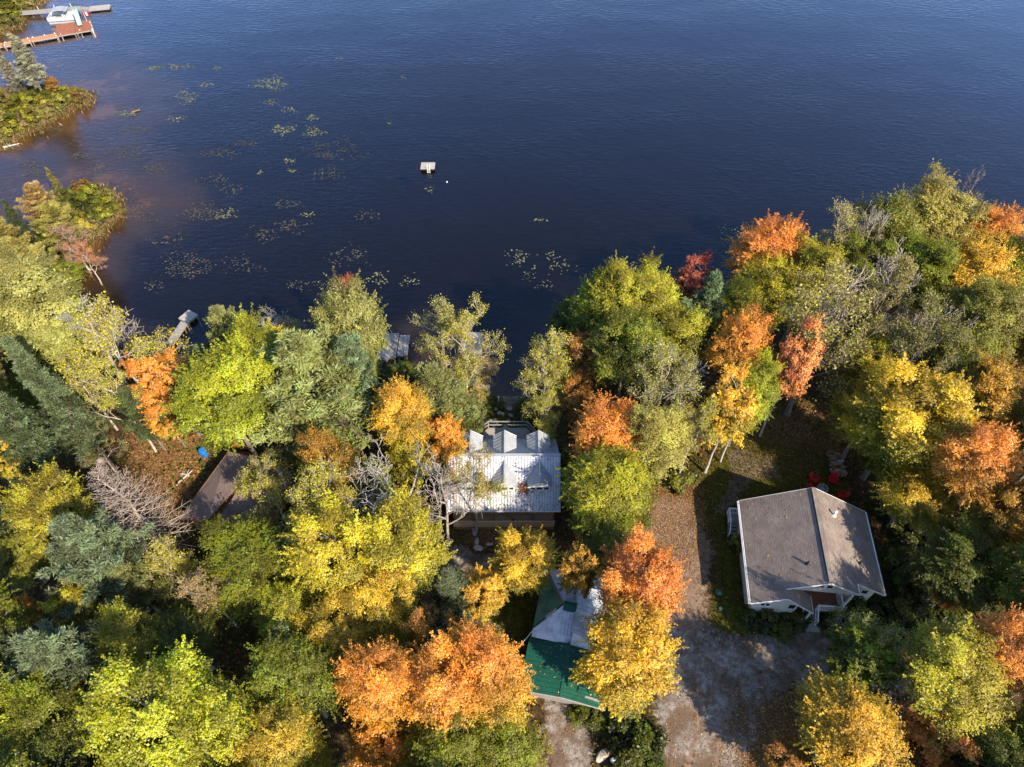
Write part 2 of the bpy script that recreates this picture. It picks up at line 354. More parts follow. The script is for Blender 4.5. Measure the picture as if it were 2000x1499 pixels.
def ground_mat():
    m, nt, out = new_mat('ground_cover'); b = N(nt, 'ShaderNodeBsdfPrincipled', Roughness=0.95); b.inputs['Specular IOR Level'].default_value = 0.1
    p = geo_pos(nt)
    a = nt.nodes.new('ShaderNodeAttribute'); a.attribute_name = 'cover'
    s = nt.nodes.new('ShaderNodeSeparateColor'); nt.links.new(a.outputs['Color'], s.inputs[0])
    n_b = noise(nt, p, 0.55, 5.0, 0.65); n_m = noise(nt, p, 2.3, 5.0, 0.65); n_f = noise(nt, p, 11.0, 4.0, 0.7)
    def edge(sock, w=1.1):
        e = math_n(nt, 'ADD', sock, math_n(nt, 'MULTIPLY', math_n(nt, 'SUBTRACT', n_m, 0.5), w))
        e = math_n(nt, 'ADD', e, math_n(nt, 'MULTIPLY', math_n(nt, 'SUBTRACT', n_b, 0.5), w))
        return ramp(nt, e, [(0.36, (0, 0, 0)), (0.62, (1, 1, 1))])
    forest = ramp(nt, n_m, [(0.3, (0.035, 0.020, 0.010)), (0.5, (0.085, 0.048, 0.022)), (0.7, (0.15, 0.085, 0.036))])
    forest = mixc(nt, ramp(nt, n_b, [(0.52, (0, 0, 0)), (0.68, (0.6, 0.6, 0.6))]), forest, (0.05, 0.06, 0.012))
    litter = ramp(nt, n_f, [(0.3, (0.085, 0.042, 0.016)), (0.5, (0.17, 0.088, 0.034)), (0.68, (0.27, 0.15, 0.06))])
    grass = ramp(nt, n_m, [(0.3, (0.045, 0.055, 0.008)), (0.5, (0.10, 0.10, 0.014)), (0.7, (0.20, 0.155, 0.028))])
    grass = mixc(nt, ramp(nt, n_b, [(0.45, (0, 0, 0)), (0.66, (0.75, 0.75, 0.75))]), grass, (0.13, 0.07, 0.02))
    gravel = ramp(nt, n_m, [(0.3, (0.15, 0.115, 0.085)), (0.48, (0.26, 0.215, 0.175)), (0.66, (0.39, 0.35, 0.31))])
    gravel = mixc(nt, ramp(nt, n_b, [(0.44, (0.9, 0.9, 0.9)), (0.58, (0, 0, 0))]), gravel, (0.155, 0.098, 0.06))
    dirt = ramp(nt, n_m, [(0.3, (0.14, 0.085, 0.052)), (0.52, (0.25, 0.168, 0.115)), (0.7, (0.33, 0.24, 0.18))])
    c = mixc(nt, edge(s.outputs[2]), forest, litter)
    c = mixc(nt, edge(s.outputs[1]), c, grass)
    c = mixc(nt, edge(a.outputs['Alpha'], 0.8), c, dirt)
    c = mixc(nt, edge(s.outputs[0], 0.9), c, gravel)
    c = mixc(nt, 0.5, c, ramp(nt, n_f, [(0.3, (0.35, 0.35, 0.35)), (0.7, (1.0, 1.0, 1.0))]), 'MULTIPLY')
    # lake bed: amber silt in the shallows, painted darker with depth for light absorbed
    z = nt.nodes.new('ShaderNodeSeparateXYZ'); nt.links.new(p, z.inputs[0])
    zz = math_n(nt, 'ADD', z.outputs[2], math_n(nt, 'MULTIPLY', math_n(nt, 'SUBTRACT', n_m, 0.5), 0.5))
    zz = math_n(nt, 'ADD', zz, math_n(nt, 'MULTIPLY', math_n(nt, 'SUBTRACT', noise(nt, p, 0.16, 3.0), 0.5), 1.6))
    mr = nt.nodes.new('ShaderNodeMapRange'); mr.inputs[1].default_value = -2.2; mr.inputs[2].default_value = 0.06; nt.links.new(zz, mr.inputs[0])
    bed = ramp(nt, mr.outputs[0], [(0.0, (0.0035, 0.0028, 0.005)), (0.35, (0.010, 0.008, 0.010)), (0.7, (0.038, 0.029, 0.025)), (0.88, (0.060, 0.037, 0.020)), (0.97, (0.13, 0.075, 0.03))])
    mr2 = nt.nodes.new('ShaderNodeMapRange'); mr2.inputs[1].default_value = -0.02; mr2.inputs[2].default_value = 0.12; nt.links.new(z.outputs[2], mr2.inputs[0])
    c = mixc(nt, mr2.outputs[0], bed, c)
    nt.links.new(c, b.inputs['Base Color'])
    bp = N(nt, 'ShaderNodeBump', Strength=0.8, Distance=0.06); nt.links.new(n_f, bp.inputs['Height']); nt.links.new(bp.outputs[0], b.inputs['Normal'])
    nt.links.new(b.outputs[0], out.inputs[0]); return m
ground = add_obj('ground', me, ground_mat()); ground['kind'] = 'structure'

def water_mat():
    m, nt, out = new_mat('lake_water')
    p = geo_pos(nt)
    def waves(scale, stretch, rz, detail):
        return noise(nt, mapped(nt, p, stretch, rz), scale, detail, 0.55)
    w1 = waves(1.9, (0.42, 1.0, 1.0), math.radians(16), 2.5); w2 = waves(4.6, (0.6, 1.0, 1.0), math.radians(28), 3.0); w3 = waves(0.10, (0.5, 1.0, 1.0), math.radians(-12), 2.0)
    calm = ramp(nt, w3, [(0.36, (0.45, 0.45, 0.45)), (0.62, (1, 1, 1))])
    h = math_n(nt, 'ADD', math_n(nt, 'MULTIPLY', w1, 1.0), math_n(nt, 'MULTIPLY', w2, 0.36))
    h = math_n(nt, 'MULTIPLY', h, calm)
    bp = N(nt, 'ShaderNodeBump', Strength=1.0, Distance=0.055); nt.links.new(h, bp.inputs['Height'])
    fr = N(nt, 'ShaderNodeFresnel', IOR=1.33); nt.links.new(bp.outputs[0], fr.inputs['Normal'])
    gl = N(nt, 'ShaderNodeBsdfGlossy', Roughness=0.18); gl.inputs['Color'].default_value = (0.93, 0.88, 0.98, 1); nt.links.new(bp.outputs[0], gl.inputs['Normal'])
    tr = nt.nodes.new('ShaderNodeBsdfTransparent'); tr.inputs[0].default_value = (0.80, 0.72, 0.60, 1)
    mx = nt.nodes.new('ShaderNodeMixShader'); nt.links.new(math_n(nt, 'MULTIPLY', math_n(nt, 'POWER', fr.outputs[0], 1.25), math_n(nt, 'MULTIPLY', math_n(nt, 'SUBTRACT', 1.0, nt.nodes.new('ShaderNodeNewGeometry').outputs['Backfacing']), 4.3), clamp=True), mx.inputs[0]); nt.links.new(tr.outputs[0], mx.inputs[1]); nt.links.new(gl.outputs[0], mx.inputs[2])
    nt.links.new(mx.outputs[0], out.inputs[0]); return m
wv = np.array([(-1500, 8, 0), (1500, 8, 0), (1500, 1500, 0), (-1500, 1500, 0)], float)
water = add_obj('lake_water', mesh_np('lake_water', wv, np.array([[0, 1, 2, 3]])), water_mat()); water['kind'] = 'structure'
# ---------------------------------------------------------------- buildings
def prism(mb, outline, z0, z1):
    """vertical walls as a closed solid from a plan outline (counter-clockwise)"""
    return mb.slab([(x, y, z1) for x, y in outline], z1-z0)
def window(parent, c, w, h, out, mat='white_paint', th=0.0, panes=1, name='window'):
    """framed window standing on a wall; c = centre, out = unit outward direction in plan"""
    o = Vector((out[0], out[1], 0)); s = Vector((-o.y, o.x, 0)); c = Vector(c)
    f = MB(); t = 0.075
    for k in (-1, 1):
        f.beam(c+s*(k*w/2)-Vector((0, 0, h/2+t/2))+o*0.03, c+s*(k*w/2)+Vector((0, 0, h/2+t/2))+o*0.03, t, 0.09, up=o)
        f.beam(c-s*(w/2-t/2)+Vector((0, 0, k*h/2))+o*0.03, c+s*(w/2-t/2)+Vector((0, 0, k*h/2))+o*0.03, t, 0.085)
    for i in range(1, panes):
        q = c+s*(w*(i/panes-0.5))+o*0.03; f.beam(q-Vector((0, 0, h/2-t/2)), q+Vector((0, 0, h/2-t/2)), t, 0.08, up=o)
    fr = f.build(name, MAT[mat], parent)
    for i in range(panes):
        a = -w/2+w*i/panes+t/2; b = -w/2+w*(i+1)/panes-t/2
        q = c+o*0.02; m = MB(); m.slab([q+s*a-Vector((0, 0, h/2-t/2)), q+s*b-Vector((0, 0, h/2-t/2)), q+s*b+Vector((0, 0, h/2-t/2)), q+s*a+Vector((0, 0, h/2-t/2))], 0.02, -o)
        m.build('pane', MAT['glass'], fr)
    return fr
def panels(parent, a, b, c, d, n, mat, rib=0.23, rib_h=0.065, name='roof_panel', t=0.03):
    """metal sheets between ridge a-b and eave d-c (a above d, b above c), each sheet a part with its ribs"""
    a, b, c, d = (Vector(q) for q in (a, b, c, d)); nrm = (d-a).cross(b-a).normalized()
    if nrm.z < 0: nrm = -nrm
    for i in range(n):
        f0, f1 = i/n, (i+1)/n
        p, q = a.lerp(b, f0), a.lerp(b, f1); r, s = d.lerp(c, f1), d.lerp(c, f0)
        m = MB(); lift = nrm*(0.004*(i % 2))
        g = 0.004
        p2, q2, r2, s2 = p.lerp(q, g)+lift, q.lerp(p, g)+lift, r.lerp(s, g)+lift, s.lerp(r, g)+lift
        m.slab([p2, s2, r2, q2], t, -nrm)
        k = max(1, int(round((q-p).length/rib))) if (q-p).length > 1e-3 else max(1, int(round((r-s).length/rib)))
        rb = MB()
        for j in range(k):
            f = (j+0.5)/k
            rb.beam(p2.lerp(q2, f)+nrm*rib_h*0.4, s2.lerp(r2, f)+nrm*rib_h*0.4, 0.05, rib_h, up=nrm)
        po = m.build(name, mat, parent)
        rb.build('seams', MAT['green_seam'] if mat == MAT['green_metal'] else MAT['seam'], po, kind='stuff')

# ---- metal roofed cottage with six dormers
CX0, CX1 = -5.42, 4.02; YF, YR, YB = 28.87, 32.55, 36.05; ZE, ZR = 4.55, 7.35
CG = 2.0
cot = empty('cottage', ((CX0+CX1)/2, YR, CG), 'white metal-roofed cottage with six gabled dormers and a timber porch', 'cottage')
wm = MB(); prism(wm, [(CX0+0.35, YF+1.75), (CX1-0.35, YF+1.75), (CX1-0.35, YB-0.4), (CX0+0.35, YB-0.4)], CG-0.4, ZE+0.1)
wm.build('wall', MAT['wood_brown'], cot)
for x in (CX0+0.37, CX1-0.57):
    w = MB(); w.add([(x, YF+0.6, ZE+0.2), (x, YB-0.6, ZE+0.2), (x, YR, ZR-0.12), (x+0.2, YF+0.6, ZE+0.2), (x+0.2, YB-0.6, ZE+0.2), (x+0.2, YR, ZR-0.12)], [(0, 1, 2), (5, 4, 3), (0, 3, 4, 1), (1, 4, 5, 2), (2, 5, 3, 0)])
    w.build('gable_wall', MAT['wood_brown'], cot)
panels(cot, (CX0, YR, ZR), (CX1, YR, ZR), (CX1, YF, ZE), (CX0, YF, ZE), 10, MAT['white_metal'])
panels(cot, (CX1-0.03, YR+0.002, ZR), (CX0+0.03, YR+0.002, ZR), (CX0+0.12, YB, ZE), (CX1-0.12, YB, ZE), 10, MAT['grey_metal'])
MB().beam((CX0-0.02, YR, ZR+0.03), (CX1+0.02, YR, ZR+0.03), 0.24, 0.07).build('ridge_cap', MAT['grey_metal'], cot)
MB().beam((CX0-0.02, YF-0.03, ZE-0.05), (CX1+0.02, YF-0.03, ZE-0.05), 0.05, 0.16).build('fascia', MAT['white_paint'], cot)
def slope_y(y): return ZE+(y-YF)*(ZR-ZE)/(YR-YF) if y < YR else ZE+(YB-y)*(ZR-ZE)/(YB-YR)
def dormer(cx, front, hw=1.0):
    s = -1 if front else 1
    yf = YR+s*(2.35 if front else 2.55); ze, zr = 6.38, 7.08
    mat = MAT['grey_metal']
    d = MB(); w0 = hw-0.14
    zb = slope_y(yf)-0.05
    d.slab([(cx-w0, yf, zb), (cx+w0, yf, zb), (cx+w0, yf, ze+0.02), (cx, yf, zr-0.12), (cx-w0, yf, ze+0.02)] if front else
           [(cx+w0, yf, zb), (cx-w0, yf, zb), (cx-w0, yf, ze+0.02), (cx, yf, zr-0.12), (cx+w0, yf, ze+0.02)], 0.12, (0, -s, 0))
    yb = YR+s*((ZR-ze)*(YR-YF)/(ZR-ZE)*0.9)
    for k in (-1, 1):
        x = cx+k*(w0-0.06); d.add([(x-0.05, yf-s*0.06, zb-0.1), (x+0.05, yf-s*0.06, zb-0.1), (x+0.05, yf-s*0.06, ze), (x-0.05, yf-s*0.06, ze), (x-0.05, yb, ze), (x+0.05, yb, ze)],
              [(0, 1, 2, 3), (3, 2, 5, 4), (0, 4, 5, 1), (0, 3, 4), (1, 5, 2)])
    body = d.build('dormer', MAT['white_paint'], cot)
    yo = yf+s*0.13
    for k in (-1, 1):
        yv = YR+s*((ZR-(ze-0.10))*(YR-YF)/(ZR-ZE)); yr0 = YR+s*((ZR-zr)*(YR-YF)/(ZR-ZE))-s*0.05
        a, b = Vector((cx, yo, zr)), Vector((cx, yr0, zr)); c, e = Vector((cx+k*hw, yv, ze-0.10)), Vector((cx+k*hw, yo, ze-0.10))
        m = MB(); nrm = Vector((k*(zr-ze+0.1), 0, hw)).normalized()
        pts = [a, e, c, b]
        if (pts[1]-pts[0]).cross(pts[2]-pts[1]).z < 0: pts = pts[::-1]
        m.slab(pts, 0.05, -nrm)
        nr = 7
        for i in range(nr):
            f = (i+0.5)/nr; y = yo+(yr0-yo)*f
            foot = Vector((cx+k*hw, y, ze-0.10)); top = Vector((cx, y, zr))
            lim = abs(y-YR) < abs(yv-YR)
            if lim:
                fr = (abs(y-YR)-abs(yr0-YR))/(abs(yv-YR)-abs(yr0-YR)+1e-6); foot = top.lerp(foot, max(0, min(1, fr)))
            m.beam(top+nrm*0.012, foot+nrm*0.012, 0.05, 0.025, up=nrm)
        rp = m.build('dormer_roof', mat, cot)
        MB().beam(a+Vector((0, s*0.01, -0.06)), e+Vector((0, s*0.01, -0.06)), 0.03, 0.11).build('bargeboard', MAT['white_paint'], rp)
    MB().beam((cx, yo+s*0.03, zr+0.025), (cx, YR+s*0.28, zr+0.025), 0.13, 0.05).build('ridge_cap', mat, cot)
    o = (0, s)
    if front:
        for dx, ww in ((-0.56, 0.42), (0.0, 0.56), (0.56, 0.42)):
            window(cot, (cx+dx, yf, 5.98), ww, 0.5, o, name='dormer_window')
    else:
        window(cot, (cx, yf, 6.0), 0.9, 0.5, o, panes=2, name='dormer_window')
for cx in (2.28, -0.62, -3.52):
    dormer(cx, True); dormer(cx, False)
# porch on the camera side
PZ = 2.55
pf = MB()
for i in range(12): pf.box(((CX0+CX1)/2, YF-0.32+i*0.17, PZ), (CX1-CX0-0.9, 0.155, 0.05))
pf.build('porch_floor', MAT['wood_tan'], cot, kind='stuff')
for i in range(6):
    x = CX0+0.55+i*(CX1-CX0-1.1)/5
    MB().box((x, YF+0.12, (PZ+ZE)/2-0.1), (0.14, 0.14, ZE-PZ+0.1)).build('porch_post', MAT['wood_brown'], cot)
pr = MB()
for k in range(4): pr.box(((CX0+CX1)/2, YF-0.36, PZ+0.12+k*0.2), (CX1-CX0-0.9, 0.05, 0.17))
pr.build('porch_rail_boards', MAT['wood_tan'], cot, kind='stuff')
MB().box(((CX0+CX1)/2, YF-0.37, PZ+0.84), (CX1-CX0-0.85, 0.14, 0.05)).build('hand_rail', MAT['wood_tan'], cot)
sk = MB(); sk.box(((CX0+CX1)/2, YF-0.30, PZ-0.4), (CX1-CX0-0.95, 0.06, 0.75)); sk.build('porch_skirt', MAT['wood_brown'], cot)
# deck with slanted corners on the lake side
dk = MB(); dz = 2.75
DK = [(-3.6, 36.3), (2.6, 36.3), (2.6, 37.0), (1.4, 38.6), (-2.2, 38.6), (-3.6, 37.2)]
dk.slab([(x, y, dz) for x, y in DK], 0.12); dk.build('rear_deck', MAT['wood_grey'], cot)
dr = MB(); ring = DK[1:]+[DK[0]]
for (x0, y0), (x1, y1) in zip(ring[1:-1], ring[2:]):
    for zz in (0.45, 0.98): dr.beam((x0, y0, dz+zz), (x1, y1, dz+zz), 0.09, 0.06)
dr.build('deck_rail', MAT['wood_grey'], cot)
for x, y in DK[1:]: MB().box((x, y, dz+0.47), (0.1, 0.1, 1.1)).build('deck_post', MAT['wood_grey'], cot)

# ---- shingled house: ridge runs away from the drone, bay and porch in front
HX, HY, HT = 23.42, 24.89, -0.1; HW, HZR, HZE = 5.07, 8.21, 5.25; HB, HF0, HF1, HF2 = 4.05, 3.05, 3.91, 4.70; HG = 2.15
hc, hs = math.cos(HT), math.sin(HT)
def hp(u, v, z): return Vector((HX+u*hc-v*hs, HY+u*hs+v*hc, z))
MAT['shingle'] = shingle_mat('brown_grey_shingles', -HT, (0.36, 0.29, 0.24), (0.215, 0.17, 0.145), (0.09, 0.07, 0.06))
def hz(u): return HZR-abs(u)*(HZR-HZE)/HW
hou = empty('house', (HX, HY, HG), 'cream house with brown-grey shingle roof, porch balcony and white trim', 'house')
UB = -2.72; ZB = hz(UB); UE = -0.25; ZEB = 4.55       # bay ridge and bay eave
m = MB(); m.slab([hp(-HW, HB, HZE), hp(-HW, -HF2, HZE), hp(UB, -HF2, ZB), hp(UB, -HF1+0.02, ZB), hp(0, -HF1, HZR), hp(0, HB, HZR)], 0.16)
m.build('roof_slope', MAT['shingle'], hou)
m = MB(); m.slab([hp(0.004, HB, HZR), hp(0.004, -HF1, HZR), hp(2.5, -HF1, hz(2.5)), hp(2.5, -HF0, hz(2.5)), hp(HW, -HF0, HZE), hp(HW, HB, HZE)], 0.16)
m.build('roof_slope', MAT['shingle'], hou)
m = MB(); m.slab([hp(UB+0.004, -HF1+0.9, ZB+0.0), hp(UB+0.004, -HF2, ZB), hp(UE, -HF2, ZEB), hp(UE, -HF1+0.55, ZEB)], 0.14)
m.build('bay_roof', MAT['shingle'], hou)
rc = MB(); rc.beam(hp(0, HB, HZR+0.02), hp(0, -HF1, HZR+0.02), 0.34, 0.05); rc.build('ridge_cap', MAT['shingle'], hou)
rv = MB(); rv.beam(hp(-0.19, HB-0.5, hz(0.19)+0.02), hp(-0.19, -HF1+0.6, hz(0.19)+0.02), 0.05, 0.05); rv.build('ridge_vent', MAT['dark_metal'], hou)
def fascia(a, b, w=0.04, h=0.12): MB().beam(a, b, w, h).build('fascia', MAT['white_paint'], hou)
dn = Vector((0, 0, -0.07))
fascia(hp(-HW-0.03, HB, HZE)+dn, hp(-HW-0.03, -HF2, HZE)+dn); fascia(hp(HW+0.03, HB, HZE)+dn, hp(HW+0.03, -HF0, HZE)+dn)
fascia(hp(-HW, -HF2-0.03, HZE)+dn, hp(UB, -HF2-0.03, ZB)+dn); fascia(hp(UB, -HF2-0.03, ZB)+dn, hp(UE, -HF2-0.03, ZEB)+dn)
fascia(hp(UE+0.03, -HF2, ZEB)+dn, hp(UE+0.03, -HF1+0.55, ZEB)+dn); fascia(hp(UB, -HF1-0.03, ZB)+dn, hp(0, -HF1-0.03, HZR)+dn)
fascia(hp(0, -HF1-0.03, HZR)+dn, hp(2.5, -HF1-0.03, hz(2.5))+dn); fascia(hp(2.53, -HF1, hz(2.5))+dn, hp(2.53, -HF0, hz(2.5))+dn)
fascia(hp(2.5, -HF0-0.03, hz(2.5))+dn, hp(HW, -HF0-0.03, HZE)+dn)
fascia(hp(-HW, HB+0.03, HZE)+dn, hp(0, HB+0.03, HZR)+dn); fascia(hp(0, HB+0.03, HZR)+dn, hp(HW, HB+0.03, HZE)+dn)
# gutters and downpipe
MB().tube([hp(-HW-0.1, HB, HZE-0.1), hp(-HW-0.1, -HF2, HZE-0.12)], 0.06, 6).build('gutter', MAT['white_paint'], hou)
MB().tube([hp(HW+0.1, HB, HZE-0.1), hp(HW+0.1, -HF0, HZE-0.12)], 0.06, 6).build('gutter', MAT['white_paint'], hou)
wl_ = HW-0.45
def wallpoly(u0, u1, v0, v1, name='wall'):
    mm = MB(); us = [u0, u1] if not (u0 < 0 < u1) else [u0, 0, u1]
    for v in (v0, v1): pass
    top0 = [(u, hz(u)-0.17) for u in us]
    vs = [hp(u0, v0, HG-0.5), hp(u1, v0, HG-0.5)]+[hp(u, v0, z) for u, z in reversed(top0)]
    vb = [hp(u0, v1, HG-0.5), hp(u1, v1, HG-0.5)]+[hp(u, v1, z) for u, z in reversed(top0)]
    n = len(vs); mm.add(vs+vb, [tuple(range(n)), tuple(range(2*n-1, n-1, -1))]+[(i, i+n, (i+1) % n+n, (i+1) % n) for i in range(n)])
    return mm.build(name, MAT['cream_siding'], hou)
wallpoly(-wl_, wl_, -HF0+0.95, HB-0.4)                       # main body behind the porch
wallpoly(2.62, wl_+0.003, -HF0+0.38, -HF0+0.96)
mm = MB()                                                    # bay body
bp_ = [(-wl_-0.003, HG-0.5), (-1.35, HG-0.5), (-1.35, ZB-0.17-(UB+1.35)*(ZB-ZEB)/(UB-UE)), (UB, ZB-0.17), (-wl_-0.003, hz(wl_)-0.17)]
vs = [hp(u, -HF2+0.38, z) for u, z in bp_]; vb = [hp(u, -HF0+0.97, z) for u, z in bp_]; n = len(vs)
mm.add(vs+vb, [tuple(range(n)), tuple(range(2*n-1, n-1, -1))]+[(i, i+n, (i+1) % n+n, (i+1) % n) for i in range(n)]); mm.build('bay_wall', MAT['cream_siding'], hou)
mm = MB()                                                    # upper gable over the porch, open below
g_ = [(-2.2, 5.85), (2.45, 5.85), (2.45, hz(2.45)-0.17), (0, HZR-0.17), (-2.2, hz(2.2)-0.17)]
vs = [hp(u, -HF1+0.35, z) for u, z in g_]; vb = [hp(u, -HF0+0.94, z) for u, z in g_]
mm.add(vs+vb, [tuple(range(5)), tuple(range(9, 4, -1))]+[(i, i+5, (i+1) % 5+5, (i+1) % 5) for i in range(5)]); mm.build('gable_wall', MAT['cream_siding'], hou)
ho = Vector((hs, -hc, 0))
window(hou, hp(-0.30, -HF1+0.35, 6.9), 0.52, 0.62, ho); window(hou, hp(0.34, -HF1+0.35, 6.9), 0.52, 0.62, ho)
window(hou, hp(-1.78, -HF2+0.38, 4.5), 0.62, 0.85, ho); window(hou, hp(-3.75, -HF2+0.38, 4.45), 0.75, 0.6, ho, panes=2)
window(hou, hp(3.85, -HF0+0.38, 4.7), 0.55, 0.7, ho); window(hou, hp(3.1, -HF0+0.38, 4.7), 0.4, 0.7, ho)
ZP = 2.95
m = MB()
for i in range(11): m.box(hp(0.72, -HF1+0.10+i*0.165, ZP), (4.0, 0.15, 0.06), HT)
m.build('porch_floor', MAT['wood_red'], hou, kind='stuff')
dd = MB(); dd.box(hp(-0.3, -HF0+0.93, ZP+1.05), (0.95, 0.05, 2.05), HT); dr_ = dd.build('door', MAT['wood_red'], hou)
MB().box(hp(0.06, -HF0+0.88, ZP+1.0), (0.05, 0.06, 0.14), HT).build('handle', MAT['dark_metal'], dr_)
def lattice(a, b, z0, z1, name='railing'):
    a, b = Vector(a), Vector(b); r = MB(); L = (b-a).length
    A0, B0, A1, B1 = a+Vector((0, 0, z0)), b+Vector((0, 0, z0)), a+Vector((0, 0, z1)), b+Vector((0, 0, z1))
    r.beam(A1, B1, 0.09, 0.06); r.beam(A0, B0, 0.06, 0.05)
    n = max(2, int(L/0.14))
    for i in range(n+1):
        f = i/n; r.beam(A0.lerp(B0, f), A1.lerp(B1, f), 0.045, 0.045)
    for p in (a, b): r.beam(p+Vector((0, 0, z0-0.1)), p+Vector((0, 0, z1+0.06)), 0.1, 0.1)
    return r.build(name, MAT['white_paint'], hou)
lattice(hp(0.55, -HF1+0.15, ZP), hp(2.35, -HF1+0.15, ZP), 0.08, 0.95); lattice(hp(2.40, -HF1+0.2, ZP), hp(2.40, -HF0+0.6, ZP), 0.08, 0.95)
MB().box(hp(2.35, -HF1+0.15, ZP-0.6), (0.14, 0.14, 1.2), HT).build('porch_post', MAT['white_paint'], hou)
MB().box(hp(2.38, -HF1+0.3, 4.4), (0.14, 0.14, 2.9), HT).build('porch_post', MAT['white_paint'], hou)
MB().box(hp(UE-0.1, -HF2+0.12, (ZEB+HG)/2-0.1), (0.12, 0.12, ZEB-HG), HT).build('porch_post', MAT['white_paint'], hou)
for i in range(4):                                            # entry steps down to the path
    z = ZP-0.16-i*0.19
    MB().box(hp(-0.02, -HF1-0.05-i*0.22, z), (1.05, 0.24, 0.06), HT).build('step', MAT['wood_tan'], hou)
for u in (-0.6, 0.56):
    r = MB(); r.beam(hp(u, -HF1+0.1, ZP+0.85), hp(u, -HF1-0.85, HG+0.95), 0.06, 0.06); r.beam(hp(u, -HF1+0.1, ZP+0.1), hp(u, -HF1-0.85, HG+0.2), 0.05, 0.05)
    for i in range(6):
        f = i/5; r.beam(hp(u, -HF1+0.1-0.95*f, ZP+0.1+(HG+0.2-ZP-0.1)*f), hp(u, -HF1+0.1-0.95*f, ZP+0.85+(HG+0.95-ZP-0.85)*f), 0.04, 0.04)
    r.build('stair_rail', MAT['white_paint'], hou)
# side landing and stair
sz_ = 2.8
m = MB()
for i in range(5): m.box(hp(-5.02, 3.38+i*0.19, sz_), (0.85, 0.17, 0.06), HT)
m.build('side_landing', MAT['wood_grey'], hou, kind='stuff')
lattice(hp(-5.45, 3.3, sz_), hp(-5.45, 4.2, sz_), 0.08, 0.85); lattice(hp(-5.45, 4.22, sz_), hp(-4.62, 4.22, sz_), 0.08, 0.85)
for i in range(3): MB().box(hp(-5.02, 3.18-i*0.27, sz_-0.18-i*0.18), (0.85, 0.27, 0.05), HT).build('step', MAT['wood_grey'], hou)
r = MB(); r.beam(hp(-5.42, 3.25, sz_+0.85), hp(-5.42, 2.35, HG+0.8), 0.08, 0.08); r.beam(hp(-5.42, 2.35, HG), hp(-5.42, 2.35, HG+0.84), 0.08, 0.08); r.build('stair_rail', MAT['white_paint'], hou)
# vents
c = hp(1.55, 2.25, hz(1.55)); st = MB(); st.tube([c, c+Vector((0, 0, 0.55))], 0.085, 10); so = st.build('chimney_pipe', MAT['white_paint'], hou)
MB().lathe(c+Vector((0, 0, 0.52)), [(0.13, 0), (0.14, 0.06), (0.04, 0.13)], 10).build('cap', MAT['white_paint'], so)
MB().lathe(c+Vector((0, 0, 0.0)), [(0.22, -0.15), (0.19, 0.04), (0.09, 0.1)], 10).build('flashing', MAT['white_paint'], so)
for u, v in ((-1.25, -2.2), (3.15, -1.2)):
    c = hp(u, v, hz(u)); st = MB(); st.tube([c-Vector((0, 0, 0.1)), c+Vector((0, 0, 0.38))], 0.075, 8); st.lathe(c, [(0.16, -0.12), (0.13, 0.05), (0.08, 0.1)], 8); st.build('vent_pipe', MAT['black'], hou)

# ---- garage: silver hipped wing, green gabled shed end
GT = -0.22; gc, gs = math.cos(GT), math.sin(GT)
GG = 2.2; zE, zR = 4.9, 5.85
gx0, gy0 = 4.73, 19.89
def gp(u, v, z): return Vector((gx0+u*gc-v*gs, gy0+u*gs+v*gc, z))
gar = empty('garage', (gx0, gy0, GG), 'long outbuilding roofed in weathered silver and green metal sheets', 'outbuilding')
uW, uR, uE = -2.9, 0.0, 3.12; vN, vM, vS, vF = 3.35, 0.31, -1.57, -5.88
apex = gp(-1.01, vM, zR); rj = gp(uR, vM, zR)
NW, SW = gp(uW, vN, zE), gp(uW, vS, zE); NE_, SE_ = gp(uR, vN, zE), gp(uR, vS, zE)
panels(gar, apex, rj, NE_, gp(-1.01, vN, zE), 2, MAT['silver_metal'], 0.28, 0.04)
panels(gar, gp(-1.01, vN, zE)+Vector((0, 0, 0)), apex, apex+Vector((0.001, 0, 0)), NW, 1, MAT['silver_metal'], 9, 0.01) if False else None
m = MB(); m.slab([apex, gp(-1.01, vN, zE), NW], 0.05); m.build('roof_panel', MAT['silver_metal'], gar)
panels(gar, gp(-1.01, vM-0.002, zR), gp(uR, vM-0.002, zR), SE_, gp(-1.01, vS, zE), 2, MAT['silver_metal'], 0.28, 0.04)
m = MB(); m.slab([apex+Vector((0, -0.004, 0)), SW, gp(-1.01, vS, zE)], 0.05); m.build('roof_panel', MAT['silver_metal'], gar)
m = MB(); m.slab([apex+Vector((-0.01, 0, 0.01)), NW+Vector((-0.03, 0, 0.02)), SW+Vector((-0.03, 0, 0.02))], 0.05); m.build('hip_panel', MAT['faded_green'], gar)
MB().beam(apex, NW, 0.14, 0.07).build('hip_cap', MAT['wood_brown'], gar); MB().beam(apex, SW, 0.14, 0.07).build('hip_cap', MAT['green_metal'], gar)
a_, b_ = (apex*0.42+SW*0.58), (apex*0.78+SW*0.22)
MB().beam(a_+Vector((0, 0, 0.05)), b_+Vector((0, 0, 0.05)), 0.2, 0.03).build('hip_trim', MAT['wood_pale'], gar)
m = MB(); sl = (zR-zE)/(vN-vM)
m.slab([gp(-0.98, vM, zR+0.06), gp(-0.98, vM-0.45, zR+0.06-0.45*sl), gp(uR-0.02, vM-0.45, zR+0.06-0.45*sl), gp(uR-0.02, vM, zR+0.06)], 0.03); m.build('ridge_patch', MAT['green_metal'], gar)
m = MB(); m.slab([gp(-0.98, vM+0.3, zR+0.06-0.3*sl), gp(-0.98, vM+0.001, zR+0.06), gp(uR-0.02, vM+0.001, zR+0.06), gp(uR-0.02, vM+0.3, zR+0.06-0.3*sl)], 0.03); m.build('ridge_patch', MAT['green_metal'], gar)
